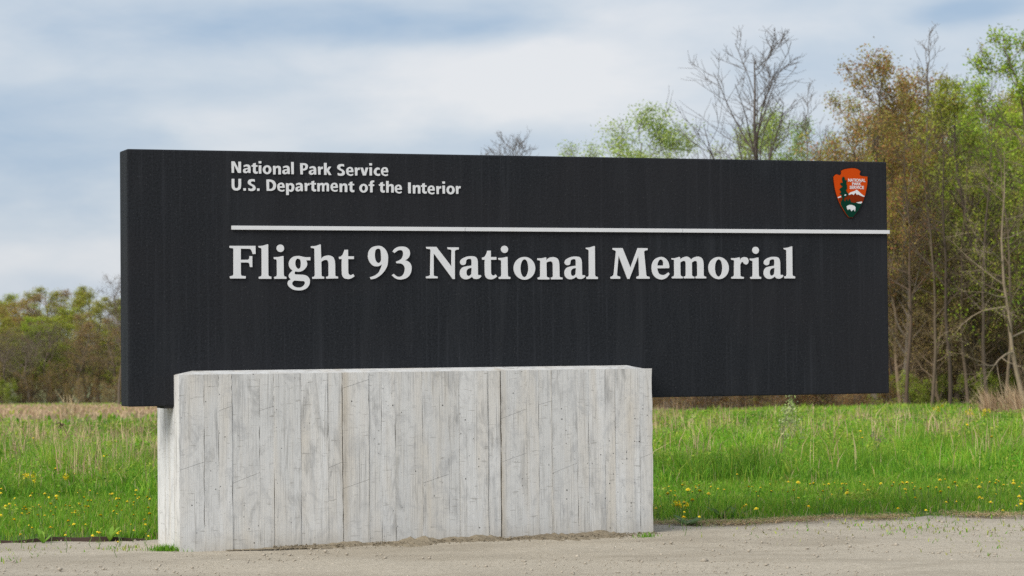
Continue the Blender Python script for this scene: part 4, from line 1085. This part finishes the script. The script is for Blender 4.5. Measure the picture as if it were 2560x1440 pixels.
# standing dry stalks scattered through the meadow
x, y, g_ = scatter(4200, -6.6, 7.2, 25.2, 46, 401, True)
k_ = (y > edge_y(x) + 4.8) & (patch(x, y, 1.7, 4.1) + .12 * (x < -3) > .55); x, y = x[k_], y[k_]; n = len(x)
cc = np.stack([x, y], 1)[g_.integers(0, n, 150)]; cc = cc[cc[:, 1] > 26]
cl = np.repeat(cc, 22, 0); cl = cl + g_.normal(0, .10, cl.shape)
x = np.concatenate([x, cl[:, 0]]); y = np.concatenate([y, cl[:, 1]]); n = len(x)
h = g_.uniform(.25, .62, n) * np.clip(1.25 - (y - 25) / 45, .5, 1)
col = pal_mix(g_, n, ((.62, .48, .28), (.48, .34, .20), (.30, .20, .12)), (.55, .33, .12))
tag(link('dry_stalks', blades('dry_stalks', x, y, h, g_.uniform(.006, .012, n) * (y / 26), col, .30, M['dry'])), 'thin dry stalks standing in the meadow', 'dry grass', kind='stuff')
# dead stems and straw along the gravel edge on the right, tiny sprouts in the gravel
x = rng.uniform(.8, 4.6, 9000); y = edge_y(x) + rng.normal(-.17, .15, 9000)
k_ = patch(x, y, 2.1, 3.3) + .25 * (x < 2.6) > .5 + rng.normal(0, .1, len(x)); x, y = x[k_], y[k_]; n = len(x)
a_ = rng.uniform(0, 6.28, n); L_ = rng.uniform(.03, .10, n)
B0 = np.stack([x, y, .02 + rng.uniform(0, .02, n)], 1); dv = np.stack([np.cos(a_), np.sin(a_), rng.normal(0, .12, n)], 1) * L_[:, None]
wv = np.stack([-np.sin(a_), np.cos(a_), np.zeros(n)], 1) * .0035
V = np.stack([B0 - wv, B0 + wv, B0 + dv], 1).reshape(-1, 3)
col = pal_mix(rng, n, ((.60, .42, .24), (.50, .32, .18), (.30, .34, .09), (.62, .50, .32)), (.4, .25, .2, .15))
tag(link('straw_litter', mesh_np('straw_litter', V, np.arange(n * 3).reshape(-1, 3), False, np.repeat(col, 3, 0), M['dry'])), 'tan straw litter along the gravel edge right of the base', 'straw', kind='stuff')
spots = [(x_, y_, r_, q_) for (x_, y_, r_, q_) in ((2350, 1330, .9, 110), (2480, 1320, .8, 90), (2520, 1370, .7, 110), (1960, 1340, .5, 40), (60, 1385, .45, 70), (30, 1400, .4, 30), (290, 1378, .22, 70), (2200, 1312, .6, 60), (2300, 1300, 1.2, 120), (1800, 1322, .5, 60))]
sx_, sy_ = [], []
for px, py, r_, q_ in spots:
    c0 = unproj(px, py)
    sx_.append(c0[0] + rng.normal(0, r_ * .45, q_)); sy_.append(c0[1] + rng.normal(0, r_ * .6, q_))
x, y = np.concatenate(sx_), np.concatenate(sy_); n = len(x)
k_ = y < edge_y(x) + .1; x, y = x[k_], y[k_]; n = len(x)
col = pal_mix(rng, n, (G1, G3, (.30, .30, .10)), (.3, .4, .3))
tag(link('gravel_sprouts', blades('gravel_sprouts', x, y, rng.uniform(.02, .05, n), rng.uniform(.006, .014, n), col, .9, None, np.full(n, .015))), 'tiny green sprouts coming up through the gravel', 'sprouts', kind='stuff')

# ------------------------------------------------------------------ flowers and weeds one can count
def head_mesh():
    """a dandelion head: two rings of narrow ray florets round a domed middle"""
    V, F = [], []
    for ring, (r, z, n, w) in enumerate(((.021, .002, 16, .0048), (.015, .0065, 12, .0042), (.009, .0095, 9, .004))):
        for i_ in range(n):
            a = 2 * math.pi * (i_ + .5 * ring) / n
            c, s = math.cos(a), math.sin(a)
            b0 = len(V)
            for (rr, ww, zz) in ((.002, w * .4, z - .003), (r * .6, w * .55, z), (r, w * .35, z - .001 + .001 * (i_ % 2))):
                V += [(c * rr - s * ww, s * rr + c * ww, zz), (c * rr + s * ww, s * rr - c * ww, zz)]
            F += [(b0, b0 + 1, b0 + 3, b0 + 2), (b0 + 2, b0 + 3, b0 + 5, b0 + 4)]
    b0 = len(V)
    for i_ in range(8):
        a = 2 * math.pi * i_ / 8; V.append((math.cos(a) * .012, math.sin(a) * .012, .004))
    V.append((0, 0, .0105))
    F += [(b0 + i_, b0 + (i_ + 1) % 8, b0 + 8) for i_ in range(8)]
    return mesh_py('flower_head', V, F, M['petal'])
def stem_mesh(h=1.0, r=.0028):
    segs = [(np.array([0, 0, 0.]), np.array([.03, 0, h * .5]), r, r), (np.array([.03, 0, h * .5]), np.array([0, 0, h]), r, r * .8)]
    return tube_mesh('stem', segs, M['stem'])
HM, SM = head_mesh(), stem_mesh()
def calyx_mesh():
    V = [(math.cos(i_ * math.pi / 3) * .006, math.sin(i_ * math.pi / 3) * .006, -.012) for i_ in range(6)] + [(math.cos(i_ * math.pi / 3) * .0105, math.sin(i_ * math.pi / 3) * .0105, .001) for i_ in range(6)]
    return mesh_py('calyx', V, [(i_, (i_ + 1) % 6, (i_ + 1) % 6 + 6, i_ + 6) for i_ in range(6)], M['stem'])
CM = calyx_mesh()
def dandelion(px, py, label, group, big=1.0):
    hz = rng.uniform(.10, .155)
    if px > 1600: hz += .03
    if py < 1175: hz = .40
    x, y = unproj(px, py, hz + .045)
    z = float(terrain(x, y))
    o = empty('dandelion', (x, y, z), rng.uniform(0, 6.28)); tag(o, label, 'flower', group)
    st = link('stem', SM, None, o); st.scale = (1, 1, hz)
    s = (rng.uniform(.6, 1.15) if rng.random() > .15 else .5) * big * .9
    hd = link('flower_head', HM, None, o); hd.location = (0, 0, hz); hd.scale = (s, s, s * 1.5)
    hd.rotation_euler = (rng.normal(0, .30), rng.normal(0, .30), 0)
    cx = link('calyx', CM, None, o); cx.location = (0, 0, hz); cx.scale = (s, s, s)
Ld = [(10,650),(8,688),(85,785),(50,805),(138,797),(275,712),(222,815),(200,832),(235,838),(195,875),(245,877),(265,868),(295,812),(365,815),(403,692),(440,725),(508,713),(505,740),(455,785),(500,820),(458,853),(590,800),(628,806),(645,870),(705,890),(615,903),(665,932),(627,950),(455,948),(288,952),(125,918),(186,1010),(770,937),(833,1020),(897,997),(875,690),(812,665),(900,743),(793,757),(820,757),(723,793),(770,808),(795,812),(1012,695),(1050,738),(1075,740),(1065,780),(1050,808),(1025,850),(1050,873),(1100,845),(1145,767),(1205,772),(1200,797),(1250,728),(1218,705),(1325,720),(1350,745),(1345,877),(1310,943),(1060,1075),(500,470),(675,513),(1048,225),(935,352),(960,345),(905,890),(300,185)]
Rd = [(105,790),(133,743),(165,690),(193,677),(185,728),(203,710),(232,740),(248,775),(280,670),(320,700),(372,687),(398,710),(350,755),(295,778),(295,815),(292,850),(395,845),(458,728),(562,698),(648,597),(680,787),(708,768),(775,793),(803,685),(876,711),(985,715),(1025,705),(1055,652),(1135,663),(1158,658),(1258,662),(1348,660),(1122,778),(1380,722),(1468,648),(1495,667),(1520,703),(1605,658),(1680,675),(1730,665),(1750,655),(1780,652),(1815,655),(1768,697),(1825,697),(1870,695),(1835,722),(1720,792),(1920,683),(1975,685),(2000,635),(2035,632),(2058,687),(2005,715),(2040,750),(2100,653),(2248,627),(2262,683),(2263,720),(2337,752),(2390,645),(2370,658),(2425,667),(2418,805),(2490,637),(2490,658),(2545,655),(2528,713),(2542,740),(2540,760),(1470,308),(1482,350),(2345,345),(2182,275)]
special = {(833,1020): 'large yellow dandelion nearest the gravel left of the concrete base', (300,185): 'lone yellow dandelion farthest up the meadow at left', (1060,1075): 'yellow dandelion lying at the gravel edge just left of the base',
           (648,597): 'tall yellow dandelion standing alone above the others right of the base', (2418,805): 'yellow dandelion nearest the gravel at the far right', (1122,778): 'single yellow dandelion near the gravel in the middle of the right verge'}
for (cx, cy) in Ld:
    dandelion(cx / 3.6, 1040 + cy / 3.6, special.get((cx, cy), 'yellow dandelion blooming in the grass left of the concrete base' if cy > 520 else 'yellow dandelion in the tall grass left of the base'), 'dandelions left of the sign base', .95)
for (cx, cy) in Rd:
    dandelion(1600 + cx / 2.667, 960 + cy / 2.667, special.get((cx, cy), 'yellow dandelion close beside the right end of the concrete base' if cx < 480 else ('yellow dandelion in the short grass right of the base' if cy > 500 else 'yellow dandelion in the tall grass under the sign overhang')), 'dandelions right of the sign base', 1.1)

for i_ in range(36):
    dandelion(rng.uniform(2, 380), rng.uniform(1222, 1325), 'yellow dandelion blooming in the grass left of the concrete base', 'dandelions left of the sign base', .75)
for i_ in range(44):
    px = rng.uniform(1645, 2555); dandelion(px, 1200 + rng.beta(1.3, 2.2) * 85 - (px - 1640) * .012, 'yellow dandelion close beside the right end of the concrete base' if px < 1780 else 'yellow dandelion in the short grass right of the base', 'dandelions right of the sign base', .75)
# winter-cress: upright stems with yellow clusters
def cress(px, py, h, label, n=4):
    x, y = unproj(px, py, h); z = float(terrain(x, y))
    o = empty('yellow_cress', (x, y, z)); tag(o, label, 'wildflower', 'yellow cress in the meadow')
    segs, fl = [], []
    for i_ in range(n):
        a = rng.uniform(0, 6.28); sp = rng.uniform(.0, .10)
        t = np.array([math.cos(a) * sp, math.sin(a) * sp, h * rng.uniform(.75, 1.0)])
        segs.append((np.array([0, 0, 0.]), t, .004, .002)); fl.append(t)
    link('stem', tube_mesh('stem', segs, M['stem']), None, o)
    for t in fl:
        P = t + rng.normal(0, .016, (26, 3)); me_v, me_f = [], []
        for q in P:
            a = rng.normal(0, 1, 3); a /= np.linalg.norm(a); b = np.cross(a, [.3, .5, .8]); b /= np.linalg.norm(b)
            b0 = len(me_v); me_v += [tuple(q - a * .008), tuple(q + b * .007), tuple(q + a * .008), tuple(q - b * .007)]; me_f.append((b0, b0 + 1, b0 + 2, b0 + 3))
        link('flower_cluster', mesh_py('flower_cluster', me_v, me_f, M['petal']), None, o)['kind'] = 'stuff'
cress(67, 1195, .24, 'yellow cress with round flower clusters at the far left of the meadow', 4)
cress(166, 1190, .24, 'yellow cress with small clusters left of the concrete base', 3)
cress(2345, 1010, .50, 'tall yellow cress against the dark wood right of the sign', 4)
cress(2425, 1018, .45, 'yellow cress in the grass before the yellow-green shrubs', 4)
cress(2460, 1022, .45, 'yellow cress farthest right at the foot of the wood', 4)
cress(1695, 1268, .10, 'low yellow cress at the grass edge beside the concrete base', 4)

# leafy sapling in the meadow, with pale opening leaves
def sapling(px, py, h, label, seed, pal, nl=380):
    x, y = unproj(px, py); z = float(terrain(x, y))
    o = empty('sapling', (x, y, z)); tag(o, label, 'sapling')
    segs, tips = grow(seed=seed, H=h, r0=.009, n1=7, n2=3, n3=1, start=.25, ang1=34, len1=.4, trop=.15, stems=2, spread=.12)
    segs = [(p, q, min(a, .009) * .4, min(b, .007) * .4) for p, q, a, b in segs]
    link('stem', tube_mesh('stem', segs, M['bark']), None, o)
    link('leaves', leaf_mesh('leaves', tips, nl, .03, (.025, .05), pal, M['leaf'], seed), None, o)
sapling(1975, 1150, .80, 'young sapling with pale green leaves in the meadow right of the base', 3, [(.45, .52, .22), (.36, .46, .15), (.52, .55, .30)])
sapling(2190, 1170, .45, 'thin dark leafless stem in the meadow below the arrowhead emblem', 4, [(.2, .15, .1)], 12)

# dry weeds and tufts
def dry_tuft(px, py, h, n, label, fan=.35, cols=((.55, .43, .25), (.44, .31, .18), (.60, .50, .33)), w=.006, dirx=None):
    x, y = unproj(px, py); z = float(terrain(x, y))
    o = empty('dry_grass_tuft', (x, y, z)); tag(o, label, 'dry grass', 'dry grass tufts in the meadow')
    g_ = np.random.default_rng(int(px * 7 + py))
    bx, by = g_.normal(0, .06 + h * .10, n), g_.normal(0, .06 + h * .10, n)
    ld = g_.uniform(0, 6.28, n) if dirx is None else g_.normal(dirx, .5, n)
    me = blades('blades', bx, by, h * g_.uniform(.45, 1.05, n), np.full(n, w), pal_mix(g_, n, cols, np.ones(len(cols))), fan, M['dry'], np.zeros(n), ld)
    link('blades', me, None, o)['kind'] = 'stuff'
dry_tuft(2455, 1165, .30, 150, 'pale dry grass tuft bent over at the right of the meadow', .7, dirx=.3)
dry_tuft(2510, 1155, .34, 90, 'reddish dry grass tuft beside the pale bent one', .6, ((.50, .33, .19), (.58, .42, .25)), dirx=.2)
dry_tuft(2255, 1150, .45, 40, 'slim upright dry tuft in the meadow below the sign corner', .14)
dry_tuft(2232, 1075, .55, 34, 'straw tuft under the bottom right corner of the sign', .2)
dry_tuft(2290, 1075, .50, 40, 'straw tuft just right of the sign corner', .25)
dry_tuft(1735, 1200, .42, 10, 'single tall straw stalk near the right end of the concrete base', .12)
dry_tuft(1858, 1130, .42, 36, 'slanting straw tuft in the meadow right of the base', .3, dirx=.3)
dry_tuft(1990, 1130, .50, 18, 'leaning straw stalks beside the pale sapling', .5, dirx=.4)
dry_tuft(1650, 1085, .60, 60, 'brown dry stalks close to the concrete base at right', .3, ((.38, .24, .14), (.48, .34, .2)))
dry_tuft(1690, 1070, .60, 60, 'brown dry stalks second from the concrete base at right', .3, ((.38, .24, .14), (.48, .34, .2)))
dry_tuft(120, 1130, .42, 30, 'upright straw tuft in the meadow at far left', .2)
dry_tuft(290, 1150, .55, 14, 'tall brown stalks left of the concrete base', .3, ((.34, .24, .15), (.46, .35, .2)), dirx=2.2)
dry_tuft(335, 1130, .40, 30, 'straw tuft near the concrete base at left', .3)
dry_tuft(175, 1022, .75, 36, 'pale feathery reed tuft in the straw field before the far wood', .35, w=.025)
for (px, h, n, lab) in ((2480, .75, 240, 'thick heap of tan dry grass at the foot of the right-hand wood'), (2545, .85, 260, 'taller heap of tan dry grass at the right edge of the picture')):
    dry_tuft(px, 1030, h, n, lab, .6, ((.48, .34, .21), (.38, .25, .15), (.56, .43, .28)), .014, dirx=2.6)
# nodding dead flower stalk at the left
x, y = unproj(195, 1180); z = float(terrain(x, y))
o = empty('dry_weed', (x, y, z)); tag(o, 'tall dead weed stalk with a drooping seed head left of the sign', 'weed')
pts = [np.array([0, 0, 0.]), np.array([-.05, 0, .22]), np.array([-.12, 0, .42]), np.array([-.19, .01, .55])]
M['deadstalk'] = mat_plain('dead_stalk', (.20, .13, .075), .9, .3, 10)
link('stem', tube_mesh('stem', [(pts[i_], pts[i_ + 1], .0055, .0045) for i_ in range(3)], M['deadstalk']), None, o)
sg = []
for i_ in range(22):
    a = rng.uniform(0, 6.28); q = pts[3] + np.array([math.cos(a), math.sin(a), 0]) * rng.uniform(.05, .13) + np.array([0, 0, rng.uniform(-.05, .03)])
    m_ = (pts[3] + q) / 2 + np.array([0, 0, .03]); sg += [(pts[3], m_, .003, .003), (m_, q, .003, .0025)]
link('seed_head', tube_mesh('seed_head', sg, M['deadstalk']), None, o)

# broad-leaved weeds and grass tufts at the gravel edge
def rosette(px, py, n, L, label, pal, up=.5, name='broadleaf_weed'):
    x, y = unproj(px, py, .02)
    o = empty(name, (x, y, .008)); tag(o, label, 'weed')
    V, F, C_l = [], [], []
    g_ = np.random.default_rng(int(px + py * 3))
    for i_ in range(n):
        a = 2 * math.pi * i_ / n + g_.uniform(-.3, .3); l = L * g_.uniform(.6, 1.1); u = up * g_.uniform(.6, 1.4)
        d = np.array([math.cos(a), math.sin(a), 0]); s_ = np.array([-math.sin(a), math.cos(a), 0])
        b0 = len(V); c = np.array(pal[int(g_.integers(0, len(pal)))]) * g_.uniform(.8, 1.2)
        for t, w in ((0, .06), (.35, .17), (.7, .15), (1, .01)):
            p = d * l * t + np.array([0, 0, l * u * (t - .45 * t * t) * 1.4])
            V += [p - s_ * l * w, p + s_ * l * w]
            C_l += [c, c]
        F += [(b0 + 2 * k, b0 + 2 * k + 1, b0 + 2 * k + 3, b0 + 2 * k + 2) for k in range(3)]
    link('leaves', mesh_np('leaves', np.array(V), np.array(F), True, np.array(C_l), M['grass']), None, o)
GG = [(.17, .28, .09), (.13, .24, .07), (.22, .32, .12)]
rosette(1722, 1312, 13, .17, 'grey-green weed with broad leaves spilling onto the gravel right of the base', GG)
rosette(1800, 1294, 9, .13, 'grey-green rosette in the grass edge, second from the concrete base', GG, .9)
rosette(1840, 1294, 8, .12, 'grey-green rosette in the grass edge, third from the concrete base', GG, .9)
rosette(275, 1350, 8, .10, 'small bright-green weed at the gravel edge left of the base', [(.26, .45, .05), (.20, .38, .04)], 1.4)
rosette(108, 1356, 8, .10, 'bright-green weed at the gravel edge, left of the small one', [(.20, .38, .04), (.26, .42, .06)], 1.2)
rosette(180, 1225, 12, .16, 'bright-green leafy weed among the dandelions left of the base', [(.28, .47, .05), (.22, .42, .04)], 1.6)
rosette(265, 1228, 12, .16, 'bright-green leafy weed beside the first, left of the base', [(.28, .47, .05), (.22, .42, .04)], 1.5)
rosette(318, 1222, 10, .14, 'bright-green leafy weed nearest the base, left side', [(.28, .47, .05), (.22, .42, .04)], 1.5)
rosette(1728, 1208, 9, .13, 'light-green leafy shoot above the dandelions right of the base', [(.30, .46, .06)], 1.7)
rosette(1808, 1206, 9, .13, 'light-green leafy shoot farther right above the dandelions', [(.30, .46, .06)], 1.7)
def green_tuft(px, py, rx, n, h, label):
    x, y = unproj(px, py, .01)
    o = empty('grass_tuft', (x, y, .01)); tag(o, label, 'grass tuft')
    g_ = np.random.default_rng(int(px))
    bx, by = g_.normal(0, rx, n), g_.normal(0, .045, n)
    link('blades', blades('blades', bx, by, h * g_.uniform(.4, 1.1, n), g_.uniform(.004, .008, n), pal_mix(g_, n, (G1, G2, DK), (.4, .3, .3)), .8, None, np.zeros(n)), None, o)['kind'] = 'stuff'
green_tuft(420, 1377, .075, 420, .07, 'low green grass tuft at the left corner of the concrete base')
green_tuft(1617, 1344, .035, 130, .06, 'little green grass tuft at the right corner of the concrete base')
green_tuft(345, 1345, .12, 300, .12, 'dark grass tuft beside the left end of the concrete base')

# rusty edging strip showing between grass and gravel on the left
ex = np.arange(-5.2, -2.9, .05)
ey = edge_y(ex) - .03
V, F = [], []
for a_, b_ in zip(ex, ey):
    dz = .018 + .008 * math.sin(a_ * 5) + .006 * math.sin(a_ * 13)
    dz -= .012
    V += [(a_, b_, -.05), (a_, b_, .03 + dz), (a_, b_ + .012, .03 + dz), (a_, b_ + .012, -.05)]
for i_ in range(len(ex) - 1):
    for k in range(3): F.append((i_ * 4 + k, i_ * 4 + k + 1, i_ * 4 + k + 5, i_ * 4 + k + 4))
tag(link('landscape_edging', mesh_py('landscape_edging', V, F, M['rust'])), 'dark rusty edging strip between grass and gravel left of the base', 'edging')

# damp dirt washed up along the foot of the concrete, and loose pebbles
V, F = [], []
gx_ = np.arange(CL + .35, CR - .1, .03); rows = np.linspace(0, 1, 7)
g_ = np.random.default_rng(8)
for a_ in gx_:
    t = (a_ - CL) / (CR - CL)
    amp = sstep(.12, .45, t) * (1 - .55 * sstep(.82, .97, t))
    wd = g_.uniform(.7, 1.3) * (.05 + .32 * amp * (.7 + .3 * math.sin(a_ * 4.1) + .25 * math.sin(a_ * 9.7))) 
    hh = g_.uniform(.7, 1.2) * (.006 + .040 * amp * (.75 + .25 * math.sin(a_ * 5.3 + 1) + .3 * math.sin(a_ * 12.1)))
    for r_ in rows:
        V.append((a_, -CF + .004 - wd * r_ * g_.uniform(.93, 1.07), max(.003, .008 + hh * (1 - r_) ** 1.3 + g_.normal(0, .003) * (1 - r_))))
nr = len(rows)
for i_ in range(len(gx_) - 1):
    for k in range(nr - 1): F.append((i_ * nr + k, (i_ + 1) * nr + k, (i_ + 1) * nr + k + 1, i_ * nr + k + 1))
dm = mesh_py('dirt_drift', V, F, M['drift'])
do = link('dirt_drift', dm); do.matrix_world = Matrix.Translation((SX, SY, 0)) @ Matrix.Rotation(YAW, 4, 'Z')
tag(do, 'brown damp dirt drifted against the foot of the concrete', kind='structure')

def pebbles(name, pts, size, label, mat):
    n = len(pts)
    octa = np.array([(1, 0, 0), (-1, 0, 0), (0, 1, 0), (0, -1, 0), (0, 0, .6), (0, 0, -.6)], float)
    fo = np.array([(0, 2, 4), (2, 1, 4), (1, 3, 4), (3, 0, 4), (2, 0, 5), (1, 2, 5), (3, 1, 5), (0, 3, 5)])
    V = pts[:, None, :] + octa[None] * (size[:, None, None] * rng.uniform(.6, 1.3, (n, 6, 1)))
    F = (np.arange(n) * 6)[:, None, None] + fo[None]
    tag(link(name, mesh_np(name, V.reshape(-1, 3), F.reshape(-1, 3), False, None, mat)), label, 'gravel', kind='stuff')
n = 5000
px_ = rng.uniform(-60, 2620, n); py_ = rng.uniform(1295, 1450, n)
P = np.array([(*unproj(a_, b_), .014) for a_, b_ in zip(px_, py_)])
k_ = (P[:, 1] < edge_y(P[:, 0]) - .02) & ~in_base(P[:, 0], P[:, 1], 0)
P = P[k_]
pebbles('loose_gravel', P, rng.gamma(1.4, .0032, len(P)) + .0015, 'loose grit lying on the gravel apron', M['stone'])
a_ = rng.uniform(CL + .7, CR, 1500); b_ = -CF - np.abs(rng.normal(0, .14, 1500)) - .01
P = np.stack([SX + a_ * math.cos(YAW) - b_ * math.sin(YAW), SY + a_ * math.sin(YAW) + b_ * math.cos(YAW), rng.uniform(.015, .035, 1500)], 1)
pebbles('dark_grit', P, rng.gamma(2.0, .002, len(P)) + .002, 'dark grit along the foot of the concrete', M['drift'])
